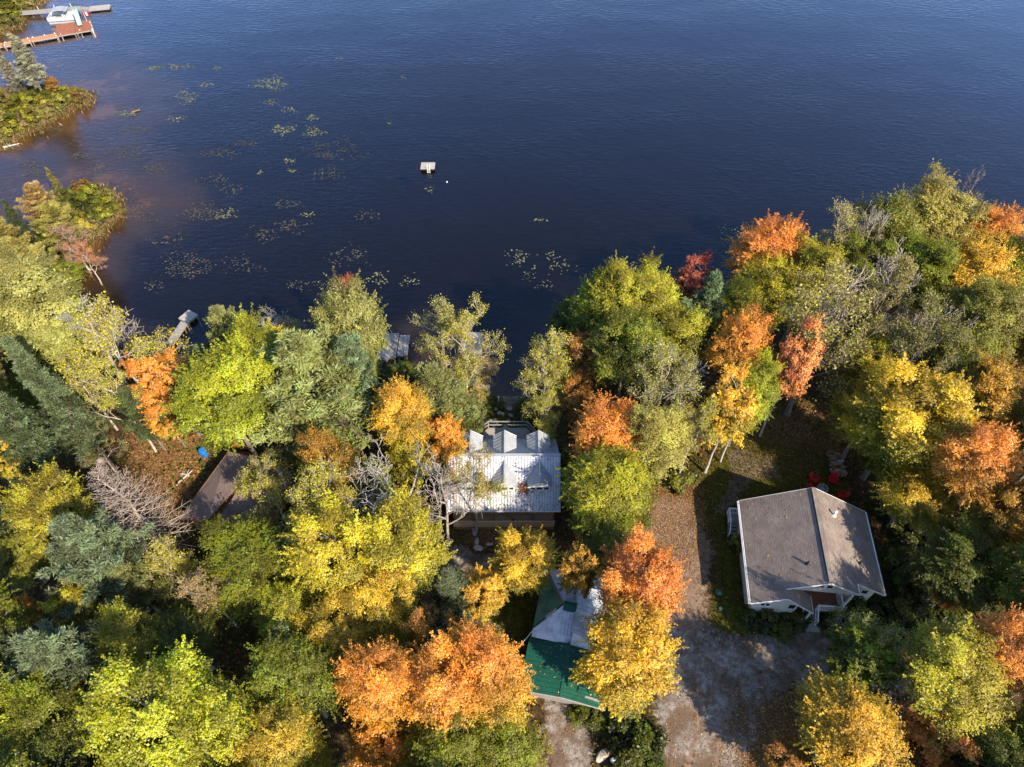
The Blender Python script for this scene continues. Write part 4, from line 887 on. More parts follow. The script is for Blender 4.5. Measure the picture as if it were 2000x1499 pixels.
# front path slabs
p = on_ground(1577, 1204)
pa = empty('front_path', (p.x, p.y, g1(p.x, p.y)), 'grey concrete slab path at the foot of the entry steps', 'path')
for i in range(2):
    q = on_ground(1578+i*2, 1207+i*17); MB().box((q.x, q.y, g1(q.x, q.y)+0.04), (1.5, 0.82, 0.1), HT).build('slab', MAT['concrete'], pa)
# ---------------------------------------------------------------- tree makers (a kind is modelled once or a few times, then copied)
def unit(v): return v/np.maximum(np.linalg.norm(v, axis=-1, keepdims=True), 1e-9)
def leaf_mesh(name, P, Nrm, size, lv, aspect=0.8, axis_hint=None, rng=None, fold=0.0):
    """one kite-shaped leaf face per point"""
    n = len(P); Nrm = unit(Nrm)
    t = rng.normal(size=(n, 3)) if axis_hint is None else axis_hint+rng.normal(size=(n, 3))*0.15
    t = unit(t-(t*Nrm).sum(1, keepdims=True)*Nrm); b = np.cross(Nrm, t)
    s = size[:, None]*0.5
    dip = Nrm*s*fold
    V = np.stack([P-t*s, P+b*s*aspect-dip, P+t*s*1.05, P-b*s*aspect-dip], 1).reshape(-1, 3)
    me = mesh_np(name, V, np.arange(4*n).reshape(n, 4))
    a = me.attributes.new('lv', 'FLOAT_COLOR', 'POINT')
    a.data.foreach_set('color', np.repeat(np.concatenate([lv, np.ones((n, 1))], 1), 4, 0).astype(np.float32).ravel())
    return me
def tubes_mesh(name, paths, n=5):
    m = MB()
    for pts, rad, k in paths: m.tube(pts, rad, k, cap=False)
    me = bpy.data.meshes.new(name); me.from_pydata(m.v, [], m.f); me.update()
    me.polygons.foreach_set('use_smooth', [True]*len(me.polygons)); return me
def bend(a, b, rr, sag=0.0, n=4, wob=0.06):
    a, b = Vector(a), Vector(b); L = (b-a).length; out = []
    for i in range(n+1):
        f = i/n; q = a.lerp(b, f)+Vector((0, 0, sag*L*math.sin(math.pi*f)))
        if 0 < i < n: q += Vector((rr.uniform(-1, 1), rr.uniform(-1, 1), rr.uniform(-1, 1)))*wob*L
        out.append(q)
    return out
def broadleaf(seed, H=14.0, R=3.6, nclump=130, nleaf=34000, leaf=0.17, lobes=9, crown0=0.36):
    rng = np.random.default_rng(seed); rr = random.Random(seed)
    zc = H*0.66; up = H-zc; dn = zc-H*crown0
    k = np.arange(nclump)+0.5
    ph = np.arccos(np.clip(1-1.62*k/nclump, -1, 1)); th = math.pi*(1+5**0.5)*k+rng.uniform(0, 6)
    D = np.stack([np.cos(th)*np.sin(ph), np.sin(th)*np.sin(ph), np.cos(ph)], 1); D = unit(D+rng.normal(size=D.shape)*0.16)
    L = unit(rng.normal(size=(lobes, 3))+np.array([0, 0, 0.3])); amp = rng.uniform(0.10, 0.42, lobes)
    bump = 0.76+(np.exp((D@L.T-1)*11.0)*amp).sum(1)
    drop = unit(rng.normal(size=(5, 3))+np.array([0, 0, 0.4])); bump *= 1-0.32*np.exp((D@drop.T-1)*26.0).max(1)
    rad = np.where(rng.random(nclump) < 0.74, rng.uniform(0.80, 1.0, nclump), rng.uniform(0.35, 0.75, nclump))
    S = np.stack([np.full(nclump, R), np.full(nclump, R), np.where(D[:, 2] > 0, up, dn)], 1)
    C = D*S*(bump*rad)[:, None]; C[:, 2] += zc; C[:, 2] = np.minimum(C[:, 2], H*1.02)
    rc = R*rng.uniform(0.13, 0.28, nclump)
    w = rc**2; cnt = np.maximum(20, (w/w.sum()*nleaf).astype(int)); ci = np.repeat(np.arange(nclump), cnt); n = len(ci)
    d = unit(rng.normal(size=(n, 3))); d[:, 2] = np.where(d[:, 2] < -0.25, -d[:, 2], d[:, 2])
    rr_ = rng.uniform(0.35, 1.0, n)**0.6*(1+0.35*(rng.random(n) < 0.12))
    P = C[ci]+d*np.array([1.0, 1.0, 0.62])*(rc[ci]*rr_)[:, None]
    # a few longer shoots stand out of every clump
    sh = unit(rng.normal(size=(nclump, 3, 3))*0.7+D[:, None, :]+np.array([0, 0, 0.25])); on = rng.random(n) < 0.16; w_ = rng.integers(0, 3, n)
    P[on] = (C[ci]+sh[ci, w_]*(rc[ci]*rng.uniform(0.7, 1.9, n))[:, None]+rng.normal(size=(n, 3))*0.05)[on]
    # leaf sprays: pull leaves towards a few twig directions so that clumps are ragged
    tw = unit(rng.normal(size=(nclump, 5, 3))+D[:, None, :]*0.8); pick = tw[ci, rng.integers(0, 5, n)]
    P[~on] += (pick*(rc[ci]*rng.uniform(0, 0.55, n)*(rng.random(n) < 0.55))[:, None])[~on]
    Nn = D[ci]*0.35+d*0.45+np.array([0, 0, 0.75])+rng.normal(size=(n, 3))*0.38
    cr = rng.random(nclump)
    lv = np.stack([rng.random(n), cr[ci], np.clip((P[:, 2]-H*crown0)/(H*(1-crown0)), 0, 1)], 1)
    crown = leaf_mesh('crown', P, Nn, leaf*rng.uniform(0.5, 1.55, n), lv, 0.78, None, rng, 0.25)
    paths = []; top = H*0.86
    tp = [Vector((0, 0, -0.4))]; x = y = 0.0
    for i in range(1, 9):
        x += rr.uniform(-0.12, 0.12); y += rr.uniform(-0.12, 0.12); tp.append(Vector((x, y, top*i/8)))
    r0 = H*0.0155
    paths.append((tp, [r0*(1.25 if i == 0 else 1)*(1-0.82*i/8) for i in range(9)], 8))
    for i in range(nclump):
        if rad[i] < 0.5 and rr.random() < 0.4: continue
        c = Vector(C[i]); f = max(0.34, min(0.95, (c.z-H*0.10-0.35*math.hypot(c.x, c.y))/top)); j = f*8; a = tp[int(j)].lerp(tp[min(8, int(j)+1)], j-int(j))
        pts = bend(a, c, rr, 0.06, 4, 0.05); b0 = r0*rr.uniform(0.18, 0.42)*(1-f*0.5)
        paths.append((pts, [b0, b0*0.8, b0*0.6, b0*0.4, 0.012], 4))
        for _ in range(2):
            paths.append(([pts[3], Vector(C[i])+Vector(D[i])*rc[i]*rr.uniform(0.3, 0.9)+Vector((rr.uniform(-1, 1), rr.uniform(-1, 1), rr.uniform(-.3, .6)))*rc[i]*0.7], [b0*0.35, 0.008], 3))
    return tubes_mesh('trunk', paths), crown
def branching(seed, H=14.0, R=3.8, depth=5, nleaf=5200, leaf=0.2, split=0.38, upness=0.35, tips_bare=0.0, limbs=7, thick=1.0):
    """open crown of forking limbs; leaves sit along the twigs"""
    rr = random.Random(seed); rng = np.random.default_rng(seed); paths = []; fine = []; twigs = []
    r0 = H*0.014*thick
    x = y = 0; tp = []
    for i in range(8):
        x += rr.uniform(-0.14, 0.14); y += rr.uniform(-0.14, 0.14); tp.append(Vector((x, y, -0.4 if i == 0 else H*0.72*i/7)))
    paths.append((tp, [r0*(1.25 if i == 0 else 1)*(1-0.7*i/7) for i in range(8)], 8))
    def grow(p, d, L, r, lev):
        n = 3; pts = [p]; q = p; dd = d.copy()
        for i in range(n):
            dd = (dd+Vector((rr.uniform(-1, 1), rr.uniform(-1, 1), rr.uniform(-0.7, 1)))*0.20+Vector((0, 0, upness*0.16))).normalized()
            q = q+dd*(L/n); pts.append(q)
        rad = [r*(1-0.52*i/n) for i in range(n+1)]
        (paths if lev < 2 else fine).append((pts, [max(0.016, v) for v in rad], 6 if lev == 0 else (5 if lev == 1 else 3)))
        if lev >= depth-1: twigs.append((pts, lev)); return
        for k in range(max(1, rr.choice((2, 3, 3)) + (1 if lev >= 1 else 0) - (1 if not nleaf and lev >= 2 else 0))):
            f = rr.uniform(0.35, 1.0) if k else 1.0; j = f*n; b = pts[min(n-1, int(j))].lerp(pts[min(n, int(j)+1)], j-int(j)) if j < n else pts[n]
            side = Vector((rr.gauss(0, 1), rr.gauss(0, 1), rr.gauss(0.15, 0.7))); side -= dd*side.dot(dd); side = side.normalized() if side.length > 1e-3 else Vector((1, 0, 0))
            grow(b, (dd*0.75+side*rr.uniform(0.5, 0.95)).normalized(), L*rr.uniform(0.55, 0.78), max(0.014, r*rr.uniform(0.42, 0.6)), lev+1)
    for i in range(limbs):
        f = split+(0.97-split)*i/(limbs-1); j = f*7; a = tp[int(j)].lerp(tp[min(7, int(j)+1)], j-int(j))
        az = i*2.4+rr.uniform(-0.5, 0.5); el = rr.uniform(0.45, 0.75)+0.5*(i/(limbs-1))**2
        L = R*rr.uniform(0.62, 0.85)*(1.0-0.25*i/(limbs-1))
        grow(a, Vector((math.cos(az)*math.cos(el), math.sin(az)*math.cos(el), math.sin(el))), L, r0*rr.uniform(0.4, 0.55), 0)
    trunk = tubes_mesh('trunk', paths); br = tubes_mesh('branches', fine); crown = None
    if nleaf:
        if tips_bare: twigs = [t for t in twigs if t[0][-1].z < H*tips_bare+rr.uniform(-1.6, 1.6)]
        per = max(3, nleaf//len(twigs)); P = []; C = []
        for i, (pts, lev) in enumerate(twigs):
            c = rr.random(); m = int(per*rr.uniform(0.4, 1.7))
            for _ in range(m):
                f = rr.random()**0.6*3; q = pts[int(min(2.999, f))].lerp(pts[int(min(2.999, f))+1], f-int(min(2.999, f)))
                P.append(q+Vector((rr.gauss(0, 1), rr.gauss(0, 1), rr.gauss(0, 0.8)))*0.2); C.append(c)
        P = np.array([tuple(q) for q in P]); n = len(P)
        Nn = np.array([0, 0, 0.7])+rng.normal(size=(n, 3))*0.55
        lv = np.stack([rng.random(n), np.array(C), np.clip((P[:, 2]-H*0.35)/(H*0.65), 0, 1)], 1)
        crown = leaf_mesh('crown', P, Nn, leaf*rng.uniform(0.6, 1.35, n), lv, 0.8, None, rng, 0.2)
    return trunk, br, crown
def conifer(seed, H=14.0, R=3.0, kind='pine', nblade=15000):
    rr = random.Random(seed); rng = np.random.default_rng(seed); paths = []; fine = []
    r0 = H*0.013; tp = [Vector((rr.uniform(-.06, .06)*i, rr.uniform(-.06, .06)*i, -0.4 if i == 0 else H*i/8)) for i in range(9)]
    paths.append((tp, [r0*(1-0.93*i/8) for i in range(9)], 7))
    tuft = []                                   # (point, outward direction, size factor, clump random)
    z = H*(0.30 if kind == 'pine' else (0.16 if seed == 103 else 0.30))
    if kind == 'dead': z = H*0.2
    step = 0.80 if kind == 'pine' else (0.40 if kind == 'spruce' else 0.60)
    while z < H*0.985:
        t = (z/H-0.16)/0.84
        if kind == 'pine': prof = max(0.10, (1-max(0, t)**1.9)*(0.75+0.25*math.sin(z*2.1))*(0.45+0.9*min(1, t*2.4)))
        else: prof = max(0.03, (1-max(0, t))**0.92)
        nb = 7 if kind == 'pine' else 8; a0 = rr.uniform(0, 6.3)
        for i in range(nb):
            az = a0+i*6.283/nb+rr.uniform(-0.3, 0.3); L = R*prof*rr.uniform(0.62, 1.12)
            if L < 0.1: continue
            el = (0.20+0.35*t+rr.uniform(-.12, .12)) if kind == 'pine' else (-0.22+0.55*t*t+rr.uniform(-.10, .10))
            if kind == 'dead': el = -0.15+rr.uniform(-.15, .3)+0.5*t
            j = min(7.999, z/H*8); base = tp[int(j)].lerp(tp[int(j)+1], j-int(j))
            o = Vector((math.cos(az), math.sin(az), 0)); d = (o*math.cos(el)+Vector((0, 0, math.sin(el))))
            curl = 0.16 if kind == 'pine' else 0.12
            pts = [base+d*(L*f)+Vector((0, 0, curl*L*f*f)) for f in (0, 0.35, 0.7, 1.0)]
            b0 = max(0.014, r0*0.26*(1-0.7*t)); paths.append((pts, [b0, b0*0.7, b0*0.45, 0.008], 4))
            s = Vector((-o.y, o.x, 0)); c = rr.random()
            nside = 5 if kind == 'pine' else 6
            if kind == 'dead': nside = 3
            for f in [0.35+0.65*q/nside for q in range(nside+1)]:
                jf = f*3; q = pts[min(2, int(jf))].lerp(pts[min(3, int(jf)+1)], jf-min(2, int(jf)))
                for k in (-1, 1):
                    sl = L*0.42*(1.1-f)*rr.uniform(0.6, 1.2)+0.10
                    dd = (o*0.75+s*k*0.85+Vector((0, 0, 0.12))).normalized(); e = q+dd*sl
                    if kind == 'dead':
                        fine.append(([q, e+Vector((0, 0, rr.uniform(-.1, .15)))], [0.014, 0.007], 3)); continue
                    m = max(1, int(sl/0.34))
                    for w in range(m+1): tuft.append((q.lerp(e, (w+0.4)/(m+1)), dd, 1.0, c))
                tuft.append((q, o, 1.0, c))
        z += step*rr.uniform(0.8, 1.2)
    trunk = tubes_mesh('trunk', paths)
    if kind == 'dead': return trunk, tubes_mesh('branches', fine), None
    T = np.array([tuple(a) for a, b, c, e in tuft]); Dd = np.array([tuple(b) for a, b, c, e in tuft]); Cc = np.array([e for a, b, c, e in tuft])
    per = max(4, nblade//len(T)); ci = np.repeat(np.arange(len(T)), per); n = len(ci)
    dirn = unit(Dd[ci]*0.55+rng.normal(size=(n, 3))*0.6+np.array([0, 0, 0.42 if kind == 'pine' else 0.16]))
    ln = (0.30 if kind == 'pine' else 0.24)*rng.uniform(0.7, 1.25, n)
    P = T[ci]+dirn*(ln*0.45)[:, None]+rng.normal(size=(n, 3))*(0.09 if kind == 'pine' else 0.05)
    Nn = np.cross(dirn, rng.normal(size=(n, 3)))+np.array([0, 0, 0.7])
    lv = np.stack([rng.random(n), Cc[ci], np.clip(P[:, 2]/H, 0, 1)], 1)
    return trunk, leaf_mesh('crown', P, Nn, ln, lv, 0.24, dirn, rng, 0.1), None
def shrub(seed, H=1.6, R=1.2, nclump=16, nleaf=2600, leaf=0.16):
    rng = np.random.default_rng(seed); rr = random.Random(seed)
    D = unit(np.abs(rng.normal(size=(nclump, 3)))*np.array([1, 1, 0.9])*np.sign(rng.normal(size=(nclump, 3))*np.array([1, 1, 0])+np.array([0, 0, 9])))
    C = D*np.array([R, R, H])*rng.uniform(0.45, 0.88, nclump)[:, None]; rc = R*rng.uniform(0.24, 0.46, nclump)
    ci = rng.integers(0, nclump, nleaf); d = unit(rng.normal(size=(nleaf, 3))); d[:, 2] = np.abs(d[:, 2])*0.9-0.1
    P = C[ci]+d*np.array([1, 1, 0.75])*(rc[ci]*rng.uniform(0.3, 1.05, nleaf))[:, None]; P[:, 2] = np.maximum(P[:, 2], 0.04)
    lv = np.stack([rng.random(nleaf), rng.random(nclump)[ci], np.clip(P[:, 2]/H, 0, 1)], 1)
    crown = leaf_mesh('foliage', P, d*0.5+np.array([0, 0, 0.7])+rng.normal(size=(nleaf, 3))*0.4, leaf*rng.uniform(0.6, 1.3, nleaf), lv, 0.75, None, rng, 0.2)
    paths = [([Vector((0, 0, -0.1))+Vector(c)*0.05, Vector(c)*0.5+Vector((0, 0, 0.1)), Vector(c)], [0.03, 0.02, 0.008], 4) for c in C]
    return tubes_mesh('stems', paths), crown
PROTO = {}
for i in range(7): PROTO['maple', i] = broadleaf(11+i, 14.0+0.6*(i % 3), 3.6, 125+9*i, 66000, 0.118, crown0=(0.36, 0.44, 0.28)[i % 3])
for i in range(3): PROTO['small', i] = broadleaf(41+i, 8.0, 2.0, 66, 25000, 0.11, 6, 0.30)
for i in range(4): PROTO['open', i] = branching(61+i, 14.0, 3.4, 5, 8500, 0.135)
for i in range(2): PROTO['barrentop', i] = branching(71+i, 14.0, 3.4, 5, 7500, 0.135, tips_bare=0.80)
for i in range(3): PROTO['bare', i] = branching(81+i, 12.0, 3.0, 5, 0, thick=1.1)
for i in range(3): PROTO['pine', i] = conifer(91+i, 14.0, 3.0, 'pine', 30000)
for i in range(3): PROTO['spruce', i] = conifer(101+i, 14.0, 2.4, 'spruce', 26000)
PROTO['deadspruce', 0] = conifer(111, 12.0, 3.2, 'dead')
for i in range(4): PROTO['shrub', i] = shrub(121+i)
HEIGHT = {'maple': 14.0, 'small': 8.0, 'open': 14.0, 'barrentop': 14.0, 'bare': 12.0, 'pine': 14.0, 'spruce': 14.0, 'deadspruce': 12.0, 'shrub': 1.6}
NUM = {k: len([1 for a, b in PROTO if a == k]) for k in HEIGHT}
def measure(parts, H0):
    V = []
    for me in parts[1:]:
        if me is None: continue
        a = np.empty(len(me.vertices)*3, np.float32); me.vertices.foreach_get('co', a); V.append(a.reshape(-1, 3))
    V = np.concatenate(V); r_ = np.hypot(V[:, 0], V[:, 1]); zz = V[:, 2]
    return (float(np.percentile(zz, 99.5)), 2*float(np.percentile(r_, 95.5)), float((np.percentile(zz, 97)*0.55+np.percentile(zz, 4)*0.45)/np.percentile(zz, 99.5)))
SIZE = {k: measure(v, HEIGHT[k[0]]) for k, v in PROTO.items()}        # true height, crown width, crown centre
# leaf colours: (outer/top, inner/low)
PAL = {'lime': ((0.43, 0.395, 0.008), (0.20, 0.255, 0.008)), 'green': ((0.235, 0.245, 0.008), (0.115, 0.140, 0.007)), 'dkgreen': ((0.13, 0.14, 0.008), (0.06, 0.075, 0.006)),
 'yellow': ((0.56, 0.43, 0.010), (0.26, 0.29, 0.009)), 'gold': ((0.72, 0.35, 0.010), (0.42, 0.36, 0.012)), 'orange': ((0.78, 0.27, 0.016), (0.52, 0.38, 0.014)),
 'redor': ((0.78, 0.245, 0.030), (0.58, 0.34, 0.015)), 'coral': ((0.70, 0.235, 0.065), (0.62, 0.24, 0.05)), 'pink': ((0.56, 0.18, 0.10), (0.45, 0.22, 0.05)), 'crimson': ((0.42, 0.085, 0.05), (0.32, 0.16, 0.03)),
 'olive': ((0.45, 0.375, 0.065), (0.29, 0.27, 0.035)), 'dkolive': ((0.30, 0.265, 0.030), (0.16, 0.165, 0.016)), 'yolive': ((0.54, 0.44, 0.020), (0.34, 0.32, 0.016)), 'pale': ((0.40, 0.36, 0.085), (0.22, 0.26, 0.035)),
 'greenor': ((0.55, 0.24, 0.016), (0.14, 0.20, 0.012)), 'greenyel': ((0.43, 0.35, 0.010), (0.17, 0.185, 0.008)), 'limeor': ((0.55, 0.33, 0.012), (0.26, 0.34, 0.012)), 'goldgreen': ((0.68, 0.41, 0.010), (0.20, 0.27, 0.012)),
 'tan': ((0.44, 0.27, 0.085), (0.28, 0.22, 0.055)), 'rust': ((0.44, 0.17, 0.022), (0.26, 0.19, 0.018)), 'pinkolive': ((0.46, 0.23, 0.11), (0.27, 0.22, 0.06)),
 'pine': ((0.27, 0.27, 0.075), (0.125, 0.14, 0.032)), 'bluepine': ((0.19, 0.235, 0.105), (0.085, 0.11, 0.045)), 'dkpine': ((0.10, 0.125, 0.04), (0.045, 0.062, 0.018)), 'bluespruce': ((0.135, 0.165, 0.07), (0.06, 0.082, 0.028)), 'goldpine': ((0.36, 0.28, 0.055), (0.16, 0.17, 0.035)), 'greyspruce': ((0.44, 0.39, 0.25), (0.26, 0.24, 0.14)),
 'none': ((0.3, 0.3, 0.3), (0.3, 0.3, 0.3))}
BARK = {'grey': (0.24, 0.205, 0.175), 'pale': (0.42, 0.375, 0.325), 'dark': (0.07, 0.055, 0.045), 'brown': (0.40, 0.32, 0.26), 'birch': (0.50, 0.43, 0.36), 'bone': (0.42, 0.375, 0.325)}
WOOD = 'trees of the lakeside wood'
trng = random.Random(77)
def plant(kind, x, y, h, w, pal, bark, label, group, cat='tree', rz=None, lean=(0, 0), variant=None, name=None):
    """a copy of one modelled tree: an Empty at its foot carrying trunk, branches and crown"""
    i = trng.randrange(NUM[kind]) if variant is None else variant % NUM[kind]
    H0, W0, _ = SIZE[kind, i]
    parts = PROTO[kind, i]
    z = g1(x, y)
    nm = name or {'maple': 'maple_tree', 'small': 'young_tree', 'open': 'thinning_tree', 'barrentop': 'thinning_tree', 'bare': 'bare_tree', 'pine': 'pine_tree', 'spruce': 'spruce_tree', 'deadspruce': 'dead_spruce', 'shrub': 'shrub'}[kind]
    e = empty(nm, (x, y, max(z, -0.1)-0.02), label, cat, group, trng.uniform(0, 6.283) if rz is None else rz)
    e.scale = (w/W0*trng.uniform(0.94, 1.06), w/W0*trng.uniform(0.94, 1.06), h/H0)
    e.rotation_euler = (lean[0], lean[1], e.rotation_euler[2])
    A, B = PAL[pal]; j = trng.uniform(0.9, 1.1)*(0.68 if kind == 'shrub' else 1.0); hue = trng.uniform(0.93, 1.07)
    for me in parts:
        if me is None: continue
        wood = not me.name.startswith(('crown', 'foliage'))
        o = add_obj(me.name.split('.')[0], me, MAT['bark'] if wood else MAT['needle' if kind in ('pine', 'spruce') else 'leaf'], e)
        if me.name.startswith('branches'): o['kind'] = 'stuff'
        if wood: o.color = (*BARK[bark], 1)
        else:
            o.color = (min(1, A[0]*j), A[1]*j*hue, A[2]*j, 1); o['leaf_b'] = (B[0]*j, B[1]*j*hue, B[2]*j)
    return e
def tree(kind, px, py, wpx, pal, label, h=0, bark=None, base=None, group=WOOD, **kw):
    """crown centre and crown width as seen in the photo give the tree's place and size"""
    bark = bark or ('birch' if kind in ('open', 'barrentop', 'bare') else 'grey')
    if base is not None:
        b = on_ground(*base); x, y = b.x, b.y
        zt = g1(x, y); sc_ = px_scale(y, zt+8); wm_ = wpx/sc_; hh = h or min(17.5, max(3.5, 5+1.5*wm_))
        return plant(kind, x, y, hh, wm_, pal, bark, label, group, **kw)
    zc = 10.0; hh = h
    if kw.get('variant') is None: kw['variant'] = trng.randrange(NUM[kind])
    kw['variant'] %= NUM[kind]
    for _ in range(5):
        p = at(px, py, zc); sc_ = px_scale(p.y, zc); wm_ = wpx/sc_
        hh = h or min(17.0, max(3.0, 4.5+1.5*wm_))
        zc = max(0.1, g1(p.x, p.y))+hh*SIZE[kind, kw['variant']][2]
    return plant(kind, p.x, p.y, hh, wm_, pal, bark, label, group, **kw)
# ---------------------------------------------------------------- the trees seen in the photo
T = tree
# shore and wood on the near side of the bay (kind, crown x, crown y, crown width in photo pixels, colours, label)
T('maple', 55, 590, 185, 'pale', 'pale green maple with pinkish leaf tips on the bay shore', bark='grey')
T('maple', 20, 545, 120, 'pale', 'pale olive maple behind the pink-tipped one at the bay')
T('barrentop', 225, 665, 215, 'yolive', 'yellow-leaved tree whose bare grey limbs stand over the water', bark='pale', variant=0)
T('bare', 175, 640, 150, 'none', 'leafless grey-limbed tree leaning over the dark bay corner', bark='pale', h=11)
T('open', 215, 760, 130, 'yolive', 'thin yellow-green tree over the leaf-strewn shore bank')
T('open', 150, 735, 110, 'yolive', 'thin yellowish tree between tall spruce and the leafless grey one', h=11)
T('pine', 445, 650, 88, 'pine', 'round green pine standing between the L-shaped dock and lime maple', h=11)
T('pine', 388, 705, 60, 'bluepine', 'small blue-green pine at the shore end of the L-shaped dock', h=6)
T('small', 322, 735, 105, 'redor', 'narrow orange-red maple above the leaf-strewn yard', h=12)
T('small', 318, 800, 75, 'orange', 'lower orange maple shedding leaves on the yard', h=8)
T('maple', 430, 755, 190, 'lime', 'large bright lime-green maple by the blue barrel', variant=1)
T('maple', 500, 705, 150, 'lime', 'bright yellow-green maple behind the large lime one', variant=2)
T('small', 560, 690, 95, 'limeor', 'yellow-green maple with orange tips near the water edge', h=10)
T('pine', 610, 745, 200, 'pine', 'huge pale olive white pine beside the lime maple', h=17, variant=0)
T('pine', 690, 735, 120, 'bluepine', 'tall greener white pine next to the huge pale one', h=15, variant=1)
T('pine', 590, 835, 130, 'pine', 'lower light green pine in front of the huge white pine', h=11, variant=2)
T('maple', 680, 625, 140, 'pale', 'tall pale yellow-green maple with a pink tip over the lake', h=16, variant=3)
T('small', 683, 562, 32, 'crimson', 'young maple with pink-red leaves topping the pale green one', h=9)
T('maple', 685, 695, 90, 'lime', 'yellow-green maple between pale maple and the platform dock', h=9)
T('bare', 530, 630, 95, 'none', 'small leafless pale tree leaning at the water edge', bark='pale', h=6.5)
T('open', 570, 640, 70, 'olive', 'thin brownish sapling beside the small leafless pale tree', h=6)
T('open', 862, 640, 150, 'olive', 'spreading olive tree with pale limbs over the platform dock', bark='birch', variant=0, h=15)
T('open', 905, 665, 140, 'yolive', 'spreading thin yellow-olive tree with pale trunk over beach dock', bark='birch', variant=1, h=15)
T('open', 945, 715, 60, 'tan', 'small brown-leaved tree hanging over the beach dock', h=6)
T('pine', 845, 775, 105, 'pine', 'slim sandy-green pine between gold maple and the beach dock', h=12, variant=1)
T('pine', 905, 800, 80, 'pine', 'soft green pine in front of the beach dock', h=9, variant=2)
T('small', 785, 735, 70, 'dkgreen', 'dark green sapling at the ramp of the platform dock', h=4)
T('maple', 783, 795, 122, 'gold', 'golden maple with clustered leaves by the sandy-green pine', h=13, variant=4)
T('small', 800, 885, 90, 'yellow', 'yellow maple below the golden one near the bare white tree', h=9)
T('small', 868, 850, 82, 'orange', 'small orange maple touching the cottage roof corner', h=10)
T('small', 905, 835, 55, 'green', 'bright green young tree behind the cottage roof corner', h=5)
T('open', 935, 770, 60, 'goldgreen', 'little golden tree on the grass above the beach dock', h=5)
T('bare', 815, 920, 235, 'none', 'big white leafless tree spreading beside the cottage', bark='bone', base=(846, 1064), h=14, variant=0, lean=(0, -0.24), rz=0.0)
T('bare', 860, 930, 130, 'none', 'leafless pale tree rising at the cottage corner', bark='bone', base=(880, 1066), h=13, variant=1)
T('bare', 690, 830, 110, 'none', 'thin leafless tree before the huge white pine', bark='grey', h=10, variant=2)
T('barrentop', 955, 930, 120, 'limeor', 'thin tree with yellow-orange leaves growing up before the cottage roof', bark='pale', base=(932, 1037), h=13, variant=1)
T('maple', 645, 905, 125, 'greenor', 'green maple with an orange-tipped top behind the thin yellow trees')
T('small', 720, 935, 90, 'green', 'green young maple shaded by the big white leafless tree', h=8)
T('open', 520, 945, 165, 'yolive', 'broad thin yellow tree covering the lodge roof', variant=2, bark='pale', h=9)
T('open', 610, 985, 150, 'yolive', 'thin yellow tree beside the one covering the lodge roof', variant=3, bark='pale')
T('maple', 485, 1095, 190, 'green', 'dense mid-green maple below the lodge', variant=5, h=10)
T('maple', 655, 1065, 180, 'yellow', 'big yellow maple in the middle of the wood', variant=0)
T('maple', 775, 1065, 175, 'yellow', 'big yellow maple next to the leaf-strewn cottage yard', variant=2)
T('open', 700, 1000, 140, 'yolive', 'thin yellow tree above the two big yellow maples', bark='pale', variant=0)
T('maple', 740, 1160, 140, 'goldgreen', 'yellow-green maple below the two big yellow maples')
T('maple', 558, 1190, 112, 'lime', 'compact lime maple below the dense mid-green one', h=11)
T('maple', 650, 1225, 130, 'limeor', 'amber and yellow-green maple beside the compact lime one')
T('open', 325, 1115, 95, 'yolive', 'thin gold-leaved tree beside the dead brown spruce', h=10)
T('open', 405, 1150, 105, 'tan', 'thin brownish-gold tree in front of dense green maple', h=10)
T('pine', 180, 1085, 160, 'bluepine', 'blue-green white pine beside the dead brown spruce', h=14, variant=0)
T('pine', 245, 1130, 90, 'pine', 'smaller olive pine tucked against the blue-green white pine', h=10)
T('maple', 95, 1000, 135, 'greenyel', 'yellow-green maple under the tall shaded spruces', h=13)
T('pine', 125, 1290, 150, 'bluepine', 'blue-green white pine with brownish twigs low in the wood', h=14, variant=1)
T('pine', 10, 1300, 110, 'bluepine', 'blue-green pine at the dark edge of the wood', h=13, variant=2)
T('maple', 245, 1245, 115, 'greenyel', 'yellow-green maple between the two blue-green white pines', h=12)
T('small', 145, 1175, 90, 'greenyel', 'small yellow-green tree under the blue-green white pine', h=9)
T('small', 35, 1190, 60, 'redor', 'small orange maple glowing in the shaded gap', h=6)
T('small', 30, 1090, 100, 'dkolive', 'dark olive sapling in the brown forest gap', h=6)
T('maple', 300, 1390, 230, 'lime', 'great lime-yellow maple with the broadest crown of the wood', h=17, variant=0)
T('maple', 425, 1425, 170, 'lime', 'lime-yellow maple joined to the broadest one', h=15, variant=3)
T('maple', 545, 1450, 150, 'limeor', 'yellow-green maple with orange tips beside bright orange maples', h=13)
T('maple', 570, 1310, 165, 'green', 'mid-green maple between amber and lime-yellow maples', variant=1, h=13)
T('small', 560, 1262, 60, 'bluepine', 'small grey-green sapling top among mid-green leaves', h=11)
T('maple', 60, 1410, 170, 'green', 'shaded green maple at the wood corner with yellow tips')
T('small', 130, 1365, 80, 'greenyel', 'small yellow-green tree next to blue-green white pine with brownish twigs', h=10)
T('maple', 100, 1480, 150, 'dkgreen', 'dark green maple below the shaded green one')
T('maple', 350, 1240, 120, 'dkgreen', 'dark green maple deep in the shaded gap', h=9)
T('pine', 290, 1270, 80, 'dkpine', 'dark little pine in the shaded gap', h=8)
T('deadspruce', 300, 985, 195, 'none', 'dead brown spruce with bare drooping branches by the lodge', bark='brown', base=(335, 1085), h=14)
T('spruce', 0, 0, 80, 'bluespruce', 'tall spruce with a narrow pointed top beside the lawn', base=(225, 918), h=17.5, variant=0)
T('spruce', 0, 0, 88, 'bluespruce', 'tall blue-green spruce rising over bare lower trunks', base=(140, 945), h=16, variant=1)
